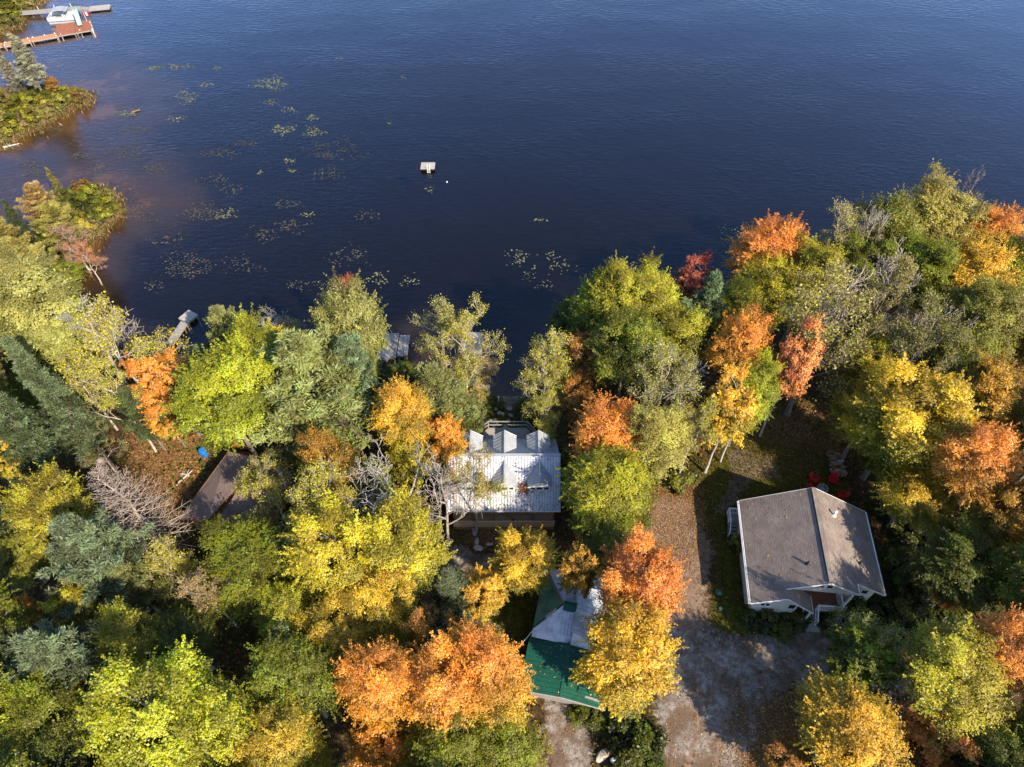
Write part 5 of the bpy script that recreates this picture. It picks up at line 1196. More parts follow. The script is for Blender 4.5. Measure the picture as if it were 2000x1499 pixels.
T('spruce', 0, 0, 85, 'dkpine', 'dark spruce behind the tall blue-green one', base=(85, 945), h=16, variant=2)
T('spruce', 0, 0, 80, 'dkpine', 'dark spruce over the shaded trunks at the wood edge', base=(60, 1090), h=15, variant=0)
T('spruce', 0, 0, 85, 'dkpine', 'dark spruce standing below the yellow-tipped sapling', base=(-20, 1010), h=15, variant=1)
T('small', 10, 880, 75, 'goldgreen', 'yellow-tipped sapling among the dark spruces', h=8)
T('pine', 268, 800, 75, 'dkpine', 'dark bushy pine beside the narrow orange-red maple', h=9)
T('open', 180, 860, 90, 'dkolive', 'dim thin sapling beside the tall narrow-topped spruce', h=7)
# peninsulas in the bay
PEN = 'conifers on the marshy peninsula'
T('pine', 78, 400, 75, 'tan', 'tan-needled pine standing on the bushy peninsula', h=9, group=PEN)
T('pine', 108, 432, 78, 'goldpine', 'olive-gold pine next to the tan-needled pine', h=8, group=PEN)
T('spruce', 0, 0, 34, 'dkpine', 'thin dark spruce spire at the inlet', base=(55, 470), h=6, group=PEN)
T('spruce', 0, 0, 22, 'goldpine', 'thin golden spire conifer behind the peninsula bushes', base=(128, 392), h=5, group=PEN)
T('pine', 12, 462, 70, 'goldpine', 'golden-tipped pine on the inlet shore', h=9, group=PEN)
T('pine', 42, 505, 85, 'goldpine', 'golden-olive pine below the golden-tipped one', h=9, group=PEN)
T('pine', 5, 515, 70, 'pine', 'olive pine on the shaded inlet bank', h=9, group=PEN)
T('open', 135, 462, 100, 'pinkolive', 'pinkish thin-leaved tree leaning over the peninsula shallows', h=7)
T('open', 160, 495, 70, 'pink', 'small pink-leaved tree at the peninsula neck', h=6)
T('small', 118, 530, 70, 'green', 'round bright green bush-like tree at the bay corner', h=5)
T('open', 65, 520, 80, 'pale', 'thin tree with crooked pale limbs behind the bright green bush-like one', h=7, bark='pale')
T('spruce', 0, 0, 46, 'greyspruce', 'taller grey-tan spruce on the grassy point', base=(88, 190), h=9.5, group=PEN, variant=1)
T('spruce', 0, 0, 34, 'greyspruce', 'shorter grey-tan spruce on the grassy point', base=(42, 186), h=7.2, group=PEN, variant=2)
T('small', 98, 160, 24, 'rust', 'tiny orange tree leaning out from the grassy point', h=3.5)
# other side of the beach gap
T('small', 1120, 625, 90, 'dkgreen', 'dark green tree overhanging the beach water', h=9)
T('maple', 1160, 600, 110, 'green', 'green maple between dark overhanging tree and the lake', h=13)
T('maple', 1205, 565, 120, 'greenyel', 'yellow-tipped green maple at the lakeside front', h=15, variant=4)
T('maple', 1270, 590, 140, 'greenyel', 'green lakeside maple beside the crimson one', h=14, variant=5)
T('maple', 1230, 660, 150, 'green', 'broad green maple behind the rust-orange one', variant=1)
T('maple', 1320, 650, 120, 'greenyel', 'yellowish green maple next to the silvery pine')
T('pine', 1373, 605, 92, 'bluepine', 'silvery green pine poking up between maples', h=14, variant=2)
T('small', 1368, 548, 95, 'crimson', 'crimson maple on the lake front', h=10)
T('maple', 1440, 600, 95, 'greenyel', 'green-yellow maple beside the silvery pine', h=12)
T('open', 1060, 715, 112, 'yolive', 'leaning thin yellow-olive tree at the edge of the beach', bark='pale', h=12, variant=3)
T('open', 1065, 795, 100, 'yolive', 'thin olive-gold tree over the stepping stone path', h=9, variant=1)
T('small', 1152, 690, 95, 'rust', 'rust-orange tree between beach and green maples', h=11)
T('small', 1130, 775, 75, 'rust', 'small rust-gold tree above the orange-red maple', h=8)
T('small', 1105, 715, 70, 'rust', 'dull amber tree beside the leaning yellow-olive one', h=8)
T('maple', 1195, 835, 140, 'redor', 'orange-red maple beside the cottage', h=10.5, variant=3)
T('small', 1160, 880, 75, 'rust', 'dull orange sapling at the cottage side', h=7)
T('open', 1300, 755, 185, 'olive', 'broad olive tree with bare pale boughs above the dirt track', bark='pale', variant=2, h=15)
T('bare', 1330, 750, 140, 'none', 'leafless pale boughs rising through the broad olive tree', bark='pale', h=13, variant=1)
T('maple', 1290, 850, 120, 'olive', 'dull olive maple over the track end', h=12)
T('maple', 1190, 950, 175, 'lime', 'bright green maple between cottage and dirt track', h=10, variant=2)
T('maple', 1200, 1045, 130, 'green', 'green lower maple under the bright green one', h=8.5)
T('maple', 1025, 1085, 125, 'goldgreen', 'golden maple with green skirts in front of the porch', h=8.5, variant=0)
T('small', 1130, 1110, 72, 'greenor', 'green and orange sapling over the silver hipped roof', h=11)
T('maple', 1232, 1265, 190, 'gold', 'large golden maple beside the green roof', h=12.5, variant=3)
T('maple', 1253, 1125, 165, 'redor', 'orange-red maple above the large golden one', h=13, variant=0)
T('small', 1220, 1330, 120, 'goldgreen', 'yellow-green skirt tree under the large golden maple', h=9)
T('spruce', 0, 0, 140, 'bluespruce', 'small perfect blue-green spruce beside the bare yard', base=(900, 1232), h=10, variant=2)
T('small', 945, 1150, 92, 'gold', 'small thin gold-orange maple beside the little blue-green spruce', h=9)
T('open', 830, 1225, 120, 'orange', 'thin pale orange maple behind the big orange crowns', h=12, bark='pale')
T('maple', 945, 1305, 175, 'orange', 'big orange maple reaching over the green roof', h=14, variant=4)
T('maple', 860, 1330, 160, 'orange', 'big orange maple in the middle of the orange group', h=14, variant=0)
T('maple', 745, 1335, 145, 'orange', 'orange maple beside the yellow-green ones', h=14, variant=2)
T('maple', 960, 1370, 130, 'limeor', 'amber maple below the big orange ones', h=11)
T('maple', 870, 1455, 170, 'green', 'green maple under the orange group', h=11, variant=3)
T('maple', 980, 1460, 130, 'green', 'speckled green maple beside the gravel drive', h=10)
T('small', 735, 1465, 110, 'orange', 'low orange maple under the orange group', h=9)
T('open', 1035, 1455, 90, 'yolive', 'thin yellow-green sapling beside the gravel drive', h=7)
# woods round the shingled house
T('maple', 1505, 495, 145, 'redor', 'flaming orange maple at the lake edge', h=14, variant=2)
T('maple', 1505, 560, 140, 'greenyel', 'dark green-yellow maple under the flaming orange one', h=12)
T('maple', 1590, 530, 125, 'greenyel', 'green and yellow maple beside the flaming orange one', h=14)
T('open', 1640, 470, 150, 'olive', 'pale olive thin tree at the lake edge', h=15, variant=1)
T('maple', 1735, 450, 150, 'dkolive', 'olive-green maple on the wooded point', h=15, variant=4)
T('maple', 1690, 515, 120, 'green', 'green maple below the pale olive thin tree', h=13)
T('maple', 1830, 425, 140, 'olive', 'olive maple on the wooded point with bare twigs near', h=15, variant=5)
T('bare', 1878, 405, 120, 'none', 'leafless grey snag on the wooded point', h=15, bark='grey')
T('maple', 1945, 448, 100, 'redor', 'orange maple behind the wooded point', h=13)
T('maple', 1985, 500, 110, 'greenyel', 'yellow-green maple behind the wooded point')
T('maple', 1905, 520, 135, 'gold', 'dull gold-orange maple in the lakeside canopy', h=14, variant=3)
T('maple', 1795, 520, 150, 'green', 'green maple in the middle of the lakeside canopy', h=14)
T('maple', 1930, 610, 150, 'dkolive', 'dark olive-green maple in the lakeside canopy', h=15)
T('open', 1620, 600, 180, 'olive', 'grey-limbed olive tree with one long bare trunk', base=(1538, 812), h=17.5, bark='grey', variant=3)
T('open', 1735, 560, 160, 'olive', 'grey-limbed thin tree behind the long bare trunk', h=15, variant=0)
T('bare', 1730, 545, 150, 'none', 'leafless grey tree standing through the olive canopy', h=15, variant=0)
T('open', 1815, 660, 185, 'dkolive', 'wide grey-limbed thin tree over the yellow maple', h=16, variant=2, bark='grey')
T('bare', 1815, 660, 190, 'none', 'leafless grey limbs spreading over the yellow maple', h=13, variant=2)
T('maple', 1870, 690, 130, 'dkolive', 'dark olive maple behind the yellow maple')
T('small', 1540, 685, 80, 'coral', 'slim coral-red maple with a tall pale trunk', base=(1484, 852), h=15, bark='birch', variant=1)
T('maple', 1690, 690, 100, 'greenyel', 'shaded green maple with yellow tips by the long bare trunk', h=11)
T('maple', 1790, 790, 200, 'goldgreen', 'broad bright yellow maple above the house', h=14, variant=0)
T('maple', 1700, 810, 140, 'goldgreen', 'yellow-green maple beside the broad yellow one', h=9, variant=1)
T('maple', 1765, 885, 125, 'greenyel', 'green maple with yellow tips over the firewood', h=6.5)
T('maple', 1945, 760, 140, 'greenor', 'green maple with orange top in the shaded canopy')
T('maple', 1920, 890, 150, 'redor', 'thin orange-red maple over the dark hollow', h=14, variant=4)
T('maple', 1800, 955, 150, 'goldgreen', 'gold and green maple beside the dark hollow', h=8)
T('maple', 1975, 1000, 110, 'greenor', 'orange and green maple at the dark hollow rim', h=12)
T('maple', 1890, 1100, 160, 'dkgreen', 'dark green maple inside the dark hollow', h=10)
T('small', 1865, 1150, 70, 'redor', 'small orange sapling lit at the hollow edge', h=6)
T('maple', 1450, 665, 115, 'orange', 'soft orange maple above the track', h=14, variant=3)
T('maple', 1475, 745, 100, 'lime', 'lime maple beside the slim coral-red one', h=12)
T('small', 1420, 770, 100, 'gold', 'golden birch above the two slim white trunks', base=(1376, 924), h=14, bark='birch')
T('small', 1430, 830, 75, 'lime', 'lime birch with a slim white trunk on the track', base=(1407, 902), h=11, bark='birch')
T('open', 1360, 830, 120, 'yolive', 'thin yellow-green tree beside the golden birch', h=12)
T('maple', 1672, 1425, 200, 'gold', 'big golden maple at the gravel turning place', h=9.5, variant=4)
T('small', 1605, 1385, 65, 'gold', 'small golden maple on the gravel edge', h=4)
T('open', 1715, 1265, 180, 'green', 'airy green birch before the house entry', h=9, bark='pale', variant=1)
T('small', 1690, 1280, 130, 'green', 'leafy lower half of the green birch clump', h=8)
T('maple', 1880, 1315, 200, 'yolive', 'olive-yellow maple surrounded by reds', h=12, variant=1)
T('maple', 1965, 1265, 130, 'redor', 'salmon-red maple behind the olive-yellow one', h=13, variant=2)
T('small', 1845, 1425, 140, 'redor', 'low orange-red maple beside the big golden one', h=8)
T('bare', 1790, 1365, 90, 'none', 'leafless grey branch tree between gold and olive-yellow maples', h=10)
T('maple', 1940, 1470, 130, 'dkgreen', 'dark green maple below the olive-yellow one', h=9)
T('small', 1815, 1490, 90, 'rust', 'dim rust sapling in the shaded corner', h=6)
T('small', 1545, 1480, 80, 'rust', 'dim amber bush at the gravel edge', h=5)
# trees just outside the picture that shade the yard and close the wood
OUT = 'trees beyond the picture edge'
for i, (px, py, w_, pal_, hh) in enumerate([(2090, 640, 170, 'greenyel', 15), (2110, 820, 180, 'olive', 15), (2090, 980, 170, 'orange', 15), (2080, 1120, 170, 'green', 15), (2110, 1290, 180, 'redor', 13), (2090, 1440, 170, 'green', 12), (1990, 1590, 180, 'dkgreen', 11), (2080, 1640, 190, 'green', 13),
     (1830, 1610, 170, 'gold', 10), (-90, 1200, 170, 'green', 15), (-80, 1390, 170, 'lime', 15), (60, 1600, 180, 'green', 15), (250, 1600, 180, 'yellow', 15), (700, 1610, 180, 'orange', 14), (900, 1620, 170, 'green', 14), (-110, 600, 150, 'pale', 13), (-90, 760, 150, 'olive', 13), (2120, 500, 150, 'green', 14), (480, 1610, 170, 'lime', 14)]):
    T('maple', px, py, w_, pal_, 'tall %s tree closing the wood' % {'greenyel': 'green and yellow', 'olive': 'olive', 'orange': 'orange', 'green': 'green', 'redor': 'orange-red', 'dkgreen': 'dark green', 'gold': 'golden', 'lime': 'lime', 'yellow': 'yellow', 'pale': 'pale'}[pal_], h=hh, group=OUT)
# ---------------------------------------------------------------- shrubs
TONE = {'olive': 'olive', 'dkolive': 'dark olive', 'greenyel': 'yellow-tipped green', 'green': 'green', 'yolive': 'yellowish', 'lime': 'lime', 'pinkolive': 'pinkish', 'tan': 'tan', 'rust': 'rust-brown', 'dkgreen': 'dark green', 'goldgreen': 'golden', 'redor': 'orange-red', 'limeor': 'amber', 'pale': 'pale', 'crimson': 'crimson'}
def bush(px, py, wpx, h, pal, label, group, **kw):
    label = label.replace('@', TONE[pal])
    p = on_ground(px, py); w_ = wpx/px_scale(p.y, p.z); return plant('shrub', p.x, p.y, h, w_, pal, 'dark', label, group, cat='shrub', **kw)
HB_ = 'shrubs along the house front'
for x, y, w_, h_ in ((1462, 1205, 50, 1.5), (1490, 1215, 60, 1.7), (1520, 1225, 60, 1.6), (1545, 1212, 55, 1.8), (1530, 1205, 50, 1.5)):
    bush(x, y, w_, h_, 'dkgreen' if x != 1520 else 'green', 'leafy @ shrub under the bay windows of the shingled house', HB_)
for x, y, w_, h_ in ((1625, 1205, 50, 1.6), (1650, 1200, 60, 1.8), (1680, 1190, 60, 1.8), (1615, 1225, 45, 1.3)):
    bush(x, y, w_, h_, 'dkgreen', 'green shrub below the balcony of the shingled house', HB_)
bush(1330, 948, 68, 1.8, 'dkolive', 'round olive-green bush beside the dirt track', 'track side bushes'); bush(1318, 925, 50, 1.4, 'green', 'bright green bush behind the round olive one', 'track side bushes')
bush(1436, 1070, 38, 1.6, 'pale', 'pale flowering bush against the house side wall', 'track side bushes')
for x, y in ((1105, 905), (1108, 925), (1112, 950), (1108, 975)): bush(x, y, 42, 1.5, 'pale', 'white-flecked shrub along the cottage end wall', 'cottage shrubs')
for x, y, w_ in ((1215, 1420, 80), (1245, 1450, 90), (1225, 1490, 90), (1265, 1480, 70), (1200, 1395, 60)): bush(x, y, w_, 2.2, 'dkgreen', 'dark green bush beside the big pale grey boulder', 'dark bushes by the drive')
for x, y, w_ in ((1130, 1395, 50), (1155, 1405, 45), (1175, 1400, 40)): bush(x, y, w_, 0.9, 'green', 'low green weeds under the garage end wall', 'weeds by the garage')
for x, y, w_, pal_ in ((930, 800, 45, 'green'), (950, 812, 40, 'green'), (965, 790, 36, 'green'), (1020, 800, 45, 'green'), (1030, 820, 50, 'dkgreen'), (1015, 845, 40, 'green'), (925, 835, 50, 'green'), (940, 775, 30, 'limeor')): bush(x, y, w_, 1.0, pal_, 'low @ plant on the slope above the beach', 'plants above the beach')
bush(86, 654, 18, 0.9, 'crimson', 'tiny crimson bush beneath the pink-tipped maple', 'bay shore bushes')
PB = 'bushes on the grassy point'; rs = random.Random(4)
for x, y, w_, pal_ in ((-10, 200, 40, 'olive'), (8, 205, 40, 'dkolive'), (20, 222, 42, 'greenyel'), (38, 205, 40, 'green'), (55, 195, 40, 'green'), (48, 225, 44, 'greenyel'), (70, 212, 40, 'greenyel'), (85, 200, 36, 'green'), (95, 215, 40, 'yolive'), (110, 195, 40, 'greenyel'), (120, 208, 36, 'olive'), (128, 188, 30, 'lime'), (140, 198, 34, 'olive'), (152, 190, 26, 'dkolive'), (162, 196, 24, 'pinkolive'), (10, 245, 44, 'olive'), (35, 243, 42, 'green'), (62, 238, 42, 'yolive'), (80, 228, 38, 'olive'), (0, 265, 42, 'olive'), (25, 260, 40, 'yolive'), (100, 228, 30, 'tan'), (155, 202, 22, 'rust'), (45, 252, 26, 'tan'), (-20, 235, 44, 'green'), (-25, 262, 44, 'green')):
    bush(x, y, w_, rs.uniform(1.3, 2.4), pal_, '@ marsh bush on the grassy point with the grey-tan spruces', PB)
PB2 = 'bushes on the bushy peninsula'
for x, y, w_, pal_ in ((145, 392, 40, 'green'), (165, 380, 40, 'rust'), (185, 385, 40, 'greenyel'), (205, 390, 36, 'olive'), (215, 405, 34, 'greenyel'), (195, 405, 44, 'green'), (222, 418, 30, 'greenyel'), (175, 410, 44, 'green'), (205, 425, 40, 'greenyel'), (185, 435, 44, 'green'), (160, 425, 44, 'dkgreen'), (140, 415, 40, 'green'), (172, 452, 36, 'goldgreen'), (155, 445, 40, 'greenyel'), (190, 450, 26, 'tan'), (150, 475, 36, 'dkolive'), (165, 490, 24, 'redor'), (120, 400, 36, 'olive'), (140, 500, 34, 'dkgreen'), (110, 480, 44, 'dkolive'), (90, 500, 44, 'dkgreen'), (145, 520, 30, 'dkgreen'), (90, 470, 40, 'green')):
    bush(x, y, w_, rs.uniform(1.4, 2.6), pal_, '@ leafy bush on the bushy peninsula with the tan-needled pine', PB2)
for x, y, w_, pal_ in ((10, 12, 45, 'green'), (30, 8, 36, 'goldgreen'), (20, 32, 40, 'greenyel'), (5, 45, 40, 'olive'), (50, 2, 34, 'green'), (60, 12, 22, 'tan'), (25, 48, 26, 'green'), (-10, 25, 44, 'green'), (-12, 55, 36, 'olive'), (42, 20, 24, 'olive'), (75, -4, 22, 'olive')):
    bush(x, y, w_, rs.uniform(1.4, 2.6), pal_, '@ bush on the far shore by the gangway dock', 'bushes on the far shore')
for x, y, w_, pal_ in ((60, 640, 70, 'olive'), (110, 610, 60, 'dkolive'), (130, 640, 60, 'olive'), (160, 690, 60, 'dkolive'), (90, 680, 50, 'olive'), (300, 720, 60, 'green'), (240, 720, 60, 'dkolive'), (470, 720, 60, 'green'), (590, 700, 60, 'olive'), (640, 710, 60, 'green'), (700, 735, 60, 'dkgreen'), (760, 740, 60, 'dkgreen'), (810, 770, 60, 'dkgreen')):
    bush(x, y, w_, rs.uniform(1.3, 2.2), pal_, 'low @ bush on the bank along the near lake shore', 'bay shore bushes')
for x, y, w_, pal_ in ((1735, 1010, 60, 'dkgreen'), (1765, 1050, 70, 'dkgreen'), (1750, 1100, 70, 'dkolive'), (1745, 1150, 60, 'dkgreen'), (1790, 1110, 70, 'dkgreen'), (1800, 1180, 80, 'dkgreen'), (1760, 1200, 70, 'dkolive'), (1830, 1060, 70, 'dkgreen'), (1845, 1210, 80, 'dkgreen'), (1800, 1010, 60, 'dkolive'), (1880, 1020, 70, 'dkgreen'), (1720, 1185, 50, 'dkgreen'), (1930, 1180, 80, 'dkgreen'), (1780, 1245, 60, 'dkgreen')):
    bush(x, y, w_, rs.uniform(1.2, 2.2), pal_, '@ shrub in the shaded hollow beside the shingled house', 'shrubs in the shaded hollow')
T('bare', 1640, 590, 150, 'none', 'leafless twigs crowning the tree with one long bare trunk', h=16, variant=1)
T('bare', 1690, 470, 120, 'none', 'pale bare-topped snag in the olive lakeside canopy', h=16, variant=2)
# ---------------------------------------------------------------- loose cover: fallen leaves, grass, undergrowth, lily pads
def scatter_poly(polys, n, rng, z=2.1):
    P = []
    areas = []
    for poly in polys:
        w = np.array(world_poly(poly, z)); a = 0.5*abs(np.dot(w[:, 0], np.roll(w[:, 1], 1))-np.dot(w[:, 1], np.roll(w[:, 0], 1))); areas.append((w, a))
    tot = sum(a for _, a in areas)
    for w, a in areas:
        m = int(n*a/tot); got = 0
        while got < m:
            q = rng.uniform(w.min(0)-1.2, w.max(0)+1.2, (m*2+50, 2)); d = seg_sdf(q[:, 0], q[:, 1], [tuple(v) for v in w])
            q = q[d < rng.exponential(0.7, len(q))*0.9-0.2][:m-got]; P.append(q); got += len(q)
    return np.concatenate(P)
def flat_cover(name, XY, size, cols, rng, lift=0.03, tilt=0.35, zfun=gz, label=None, cat=None, aspect=0.7, blade=False):
    n = len(XY); Z = zfun(XY[:, 0], XY[:, 1])+lift; P = np.column_stack([XY, Z])
    sz = size*rng.uniform(0.6, 1.35, n)
    if blade:
        up = unit(np.array([0, 0, 1.0])+rng.normal(size=(n, 3))*0.45); P = P+up*(sz*0.45)[:, None]
        Nn = np.cross(up, rng.normal(size=(n, 3))); hint = up; aspect = 0.22
    else: Nn = np.array([0, 0, 1.0])+rng.normal(size=(n, 3))*tilt; hint = None
    me = leaf_mesh(name, P, Nn, sz, np.zeros((n, 3)), aspect, hint, rng)
    c = np.array(cols)[rng.integers(0, len(cols), n)]*rng.uniform(0.6, 1.25, (n, 1))
    a = me.attributes.new('lc', 'FLOAT_COLOR', 'POINT'); a.data.foreach_set('color', np.repeat(np.column_stack([c, np.ones(n)]), 4, 0).astype(np.float32).ravel())
    o = add_obj(name, me, MAT['litter']); o['kind'] = 'stuff'
    return set_props(o, label, cat)
rng = np.random.default_rng(9)
AUT = [(0.27, 0.135, 0.05), (0.21, 0.095, 0.036), (0.33, 0.20, 0.07), (0.18, 0.095, 0.045), (0.36, 0.26, 0.10), (0.14, 0.08, 0.045), (0.27, 0.095, 0.036)]
flat_cover('fallen_leaves', scatter_poly(LITTER, 30000, rng), 0.11, AUT, rng, label='orange fallen leaves strewn over the yards', cat='leaves')
YARD = [[(1290, 950), (1640, 790), (1700, 960), (1500, 960), (1430, 1240), (1600, 1250), (1560, 1499), (1290, 1499)], [(820, 1010), (1010, 1010), (1050, 1250), (950, 1250), (830, 1230)], [(220, 820), (420, 820), (420, 960), (300, 1030), (180, 960)], [(900, 780), (1050, 780), (1050, 860), (900, 860)], [(1060, 1360), (1200, 1400), (1200, 1499), (1060, 1499)]]
flat_cover('scattered_leaves', scatter_poly(YARD, 9000, rng), 0.10, AUT+[(0.55, 0.42, 0.12)], rng, label='thin scatter of dry leaves over grass and gravel', cat='leaves')
GRS = [(0.06, 0.09, 0.010), (0.09, 0.11, 0.012), (0.045, 0.07, 0.010), (0.15, 0.14, 0.02), (0.20, 0.15, 0.035)]
flat_cover('grass', scatter_poly(GRASS, 42000, rng), 0.20, GRS, rng, lift=-0.02, blade=True, label='rough green and yellowing grass round the houses', cat='grass')
UND = [(0.05, 0.075, 0.012), (0.08, 0.10, 0.012), (0.16, 0.12, 0.02), (0.10, 0.055, 0.02), (0.22, 0.10, 0.022), (0.035, 0.05, 0.010)]
bx = np.column_stack([rng.uniform(-62, 62, 60000), rng.uniform(6, 62, 60000)]); dd_ = seg_sdf(bx[:, 0], bx[:, 1], LAKE)
keep = dd_ > 0.4
for poly in GRAVEL+DIRT+GRASS+[[(858, 1020), (1000, 1060), (1040, 1180), (960, 1250), (860, 1180)], [(1290, 950), (1640, 860), (1700, 960), (1430, 990), (1430, 1240), (1600, 1250), (1540, 1499), (1290, 1499)]]:
    keep &= seg_sdf(bx[:, 0], bx[:, 1], world_poly(poly)) > 0.2
def box_out(cx, cy, hx, hy, th):
    c, s = math.cos(th), math.sin(th); u = (bx[:, 0]-cx)*c+(bx[:, 1]-cy)*s; v = -(bx[:, 0]-cx)*s+(bx[:, 1]-cy)*c
    return ~((abs(u) < hx) & (abs(v) < hy))
keep &= box_out(HX, HY-0.5, 5.0, 4.6, HT) & box_out(-0.7, 33.0, 5.0, 5.2, 0) & box_out(gx0, gy0-1, 3.2, 5.2, GT)
nz = np.sin(bx[:, 0]*0.9+2)*np.sin(bx[:, 1]*0.8)+0.7*np.sin(bx[:, 0]*2.1-bx[:, 1]*1.7)
keep &= nz > -0.5
und = bx[keep]
flat_cover('undergrowth', und, 0.30, UND, rng, lift=0.0, tilt=0.6, zfun=lambda x, y: gz(x, y)+np.random.default_rng(3).uniform(0.05, 0.7, len(x))*(0.4+0.6*(np.sin(x*1.3)*np.sin(y*1.1) > 0)), label='ferns, seedlings and leaf litter under the trees', cat='undergrowth')
# marsh grass fringing the peninsulas
FR = [[(0, 286), (60, 254), (100, 232), (140, 210), (172, 200), (172, 188), (150, 182), (100, 205), (40, 240), (-10, 270)], [(160, 540), (182, 474), (206, 440), (232, 425), (230, 398), (214, 380), (205, 420), (180, 450), (150, 500), (130, 550)], [(0, 66), (30, 48), (60, 14), (84, 0), (60, 0), (30, 30), (0, 50)], [(-20, 265), (160, 180), (60, 178), (-20, 190)], [(110, 395), (172, 366), (225, 395), (160, 470), (110, 480)]]
flat_cover('marsh_grass', scatter_poly(FR, 26000, rng, 0.2), 0.55, [(0.20, 0.15, 0.06), (0.15, 0.13, 0.045), (0.10, 0.105, 0.03), (0.25, 0.17, 0.08), (0.16, 0.08, 0.035)], rng, lift=-0.02, blade=True, label='tan and green marsh grass fringing the peninsulas', cat='grass')
# leaves lying on the roofs
def roof_leaves(name, pfun, n, cols, label, size=0.13):
    pts = np.array([pfun() for _ in range(n)]); Z = pts[:, 2]
    flat_cover(name, pts[:, :2], size, cols, rng, lift=0.0, tilt=0.25, zfun=lambda x, y: Z+0.075, label=label, cat='leaves')
r3 = random.Random(31)
def cot_pt():
    x = r3.uniform(CX0+0.1, CX1-0.1) if r3.random() < 0.45 else min(CX1, max(CX0, r3.gauss(-2.0, 2.4)))
    y = YF+(YR-YF)*(r3.random()**1.6); return (x, y, slope_y(y))
roof_leaves('cottage_roof_leaves', cot_pt, 520, [(0.16, 0.06, 0.025), (0.10, 0.045, 0.02), (0.28, 0.11, 0.035), (0.06, 0.035, 0.02)], 'brown leaves stuck on the white metal cottage roof', 0.11)
def pile_pt():
    i = r3.randrange(3); x, y = ((-4.95, 31.2), (1.05, 30.35), (-2.0, 30.4))[i]
    x += r3.gauss(0, 0.16 if i == 0 else 0.34); y += r3.gauss(0, 0.8 if i == 0 else 0.22); y = min(max(y, YF+0.1), YR-0.05); return (min(max(x, CX0+0.03), CX1), y, slope_y(y))
roof_leaves('drifted_roof_leaves', pile_pt, 1300, [(0.30, 0.10, 0.04), (0.24, 0.075, 0.03), (0.36, 0.15, 0.06)], 'rust leaves drifted against the cottage dormers', 0.11)
def gar_pt():
    f = r3.random(); u = (uR-0.1)+(uW-uR)*r3.random()**1.2 if f < 0.72 else uR+(uE-uR)*r3.random(); v = r3.uniform(vF+0.1, vS-0.6)
    z_ = gR-(uR-u)*(gR-gE)/(uR-uW) if u < uR else gR-(u-uR)*(gR-gE)/(uE-uR); return (*tuple(gp(u, v, 0))[:2], z_-0.02)
roof_leaves('garage_roof_leaves', gar_pt, 80, [(0.36, 0.24, 0.10), (0.32, 0.15, 0.06), (0.42, 0.30, 0.14)], 'pale dry leaves scattered on the green roof', 0.10)
def hou_pt():
    u = r3.uniform(-HW, HW); v = r3.uniform(-HF0, HB); return (*tuple(hp(u, v, 0))[:2], hz(u)-0.05)
roof_leaves('house_roof_leaves', hou_pt, 140, [(0.34, 0.17, 0.06), (0.26, 0.12, 0.05), (0.42, 0.28, 0.10)], 'few dry leaves lying on the shingle roof', 0.11)
# lily pads and weed mats on the lake
PADC = [(0.17, 0.17, 0.08), (0.125, 0.135, 0.065), (0.24, 0.225, 0.12), (0.095, 0.11, 0.055)]
WEED = [(0.075, 0.068, 0.048), (0.095, 0.085, 0.06), (0.06, 0.056, 0.04), (0.11, 0.10, 0.07)]
def pads(cx, cy, w_, h_, n, size, cols, label, group='lily pad patches on the lake', cat='lily pads', hole=0.0, name='lily_pads'):
    ang = rng.uniform(0, 6.283, n); r_ = np.sqrt(rng.uniform(hole, 1, n))*(1+0.35*np.abs(rng.normal(size=n)))
    ox, oy = rng.normal(size=2)*0.1
    rag = 1+0.25*np.sin(ang*3+ox*20)+0.15*np.sin(ang*5+oy*20)
    xs = cx+w_/2*r_*rag*np.cos(ang); ys = cy+h_/2*r_*rag*np.sin(ang)
    XY = np.array([tuple(at(a, b, 0.0))[:2] for a, b in zip(xs, ys)])
    sz = size*rng.uniform(0.6, 1.3, n); k = 7; th = np.arange(k)*2*math.pi/k
    V = np.zeros((n, k, 3)); rot = rng.uniform(0, 6.28, n)
    V[:, :, 0] = XY[:, None, 0]+(sz/2)[:, None]*np.cos(th[None]+rot[:, None]); V[:, :, 1] = XY[:, None, 1]+(sz/2)[:, None]*np.sin(th[None]+rot[:, None])*0.92
    V[:, :, 2] = 0.012+rng.uniform(0, 0.02, (n, 1)); V[:, 0, :2] = XY+(V[:, 0, :2]-XY)*0.25
    me = mesh_np(name, V.reshape(-1, 3), np.arange(n*k).reshape(n, k))
    c = np.array(cols)[rng.integers(0, len(cols), n)]*rng.uniform(0.75, 1.2, (n, 1))
    a = me.attributes.new('lc', 'FLOAT_COLOR', 'POINT'); a.data.foreach_set('color', np.repeat(np.column_stack([c, np.ones(n)]), k, 0).astype(np.float32).ravel())
    o = add_obj(name, me, MAT['litter']); o['kind'] = 'stuff'; set_props(o, label, cat, group)
PL = 'patch of yellow-green lily pads floating on the open lake'
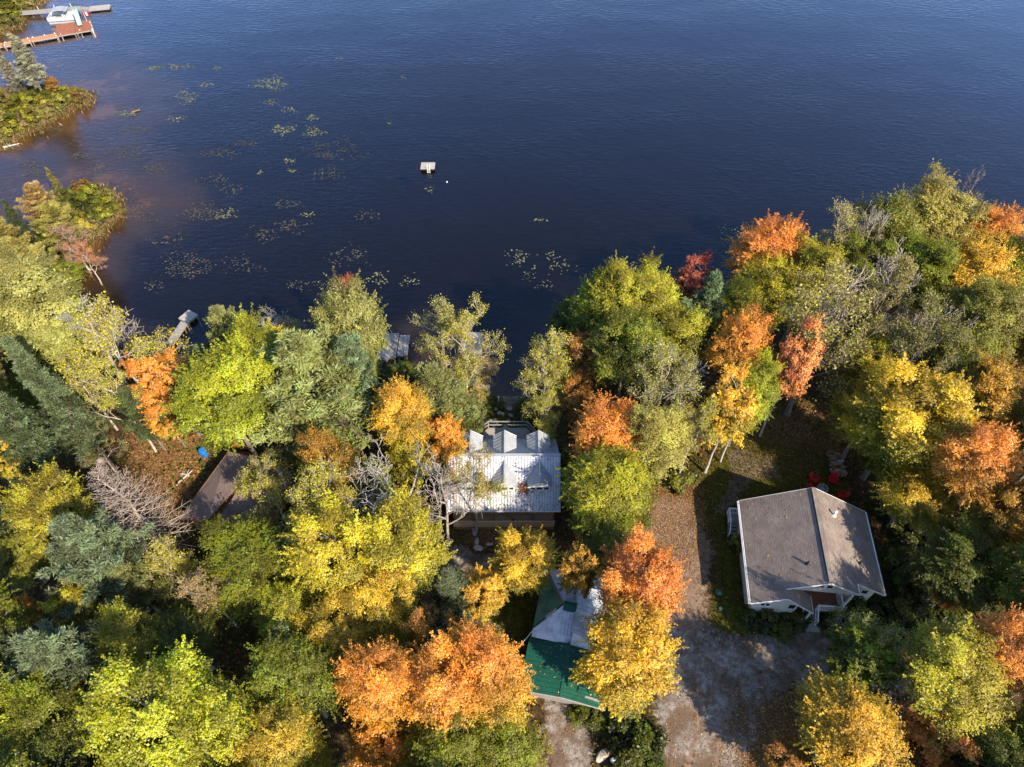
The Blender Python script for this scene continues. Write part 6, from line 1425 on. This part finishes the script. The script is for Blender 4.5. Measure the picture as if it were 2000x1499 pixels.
for x, y, w_, h_, n in ((530, 163, 50, 22, 150), (365, 190, 36, 20, 75), (400, 166, 26, 9, 35), (300, 134, 22, 8, 40), (345, 130, 56, 9, 65), (420, 134, 18, 5, 16), (553, 254, 36, 14, 75), (612, 257, 28, 16, 55), (610, 230, 16, 9, 22), (565, 315, 20, 9, 24), (570, 334, 16, 6, 14), (510, 337, 10, 6, 10), (245, 222, 36, 10, 60), (345, 233, 36, 8, 26), (530, 200, 26, 9, 24), (565, 216, 22, 9, 18), (840, 372, 12, 16, 10), (1055, 430, 22, 6, 12), (1010, 503, 36, 26, 34), (1075, 495, 14, 8, 8), (1095, 520, 40, 30, 26), (1035, 540, 24, 20, 14), (1065, 560, 34, 16, 12), (1430, 460, 50, 34, 40), (1465, 455, 26, 20, 20), (1420, 500, 50, 40, 16), (740, 545, 30, 26, 30), (800, 550, 30, 20, 18), (788, 152, 14, 8, 8), (660, 115, 12, 5, 5), (432, 424, 20, 8, 16), (600, 420, 20, 8, 14), (450, 415, 30, 14, 22), (760, 240, 12, 5, 5), (1570, 470, 30, 20, 12)):
    pads(x, y, w_, h_, int(n*1.5), 0.21, PADC, PL)
for x, y, w_, h_, n in ((650, 295, 90, 34, 150), (395, 415, 60, 30, 130), (365, 520, 80, 40, 170), (245, 300, 60, 24, 80), (60, 320, 36, 20, 60), (150, 280, 40, 16, 50), (200, 330, 50, 22, 70), (570, 440, 50, 20, 60), (520, 460, 40, 22, 50), (680, 500, 60, 30, 60), (280, 420, 50, 24, 60), (560, 400, 40, 14, 40), (110, 250, 36, 12, 60), (450, 370, 40, 20, 40), (330, 470, 60, 20, 50), (70, 340, 40, 12, 70), (160, 305, 50, 10, 60), (260, 255, 60, 10, 50), (300, 330, 50, 14, 60), (430, 300, 60, 16, 60), (480, 280, 40, 12, 40), (420, 350, 50, 12, 40), (640, 340, 50, 20, 50), (720, 420, 40, 20, 30), (600, 560, 60, 20, 40), (470, 520, 60, 24, 50), (300, 560, 40, 20, 30)):
    pads(x, y, w_, h_, int(n*1.3), 0.2, WEED, 'brownish mat of water weed just at the lake surface', 'weed mats in the bay', 'water weed', name='water_weed')
print('TRI', sum(len(p.vertices)-2 for m_ in bpy.data.meshes for p in m_.polygons), 'objects', len(bpy.data.objects))
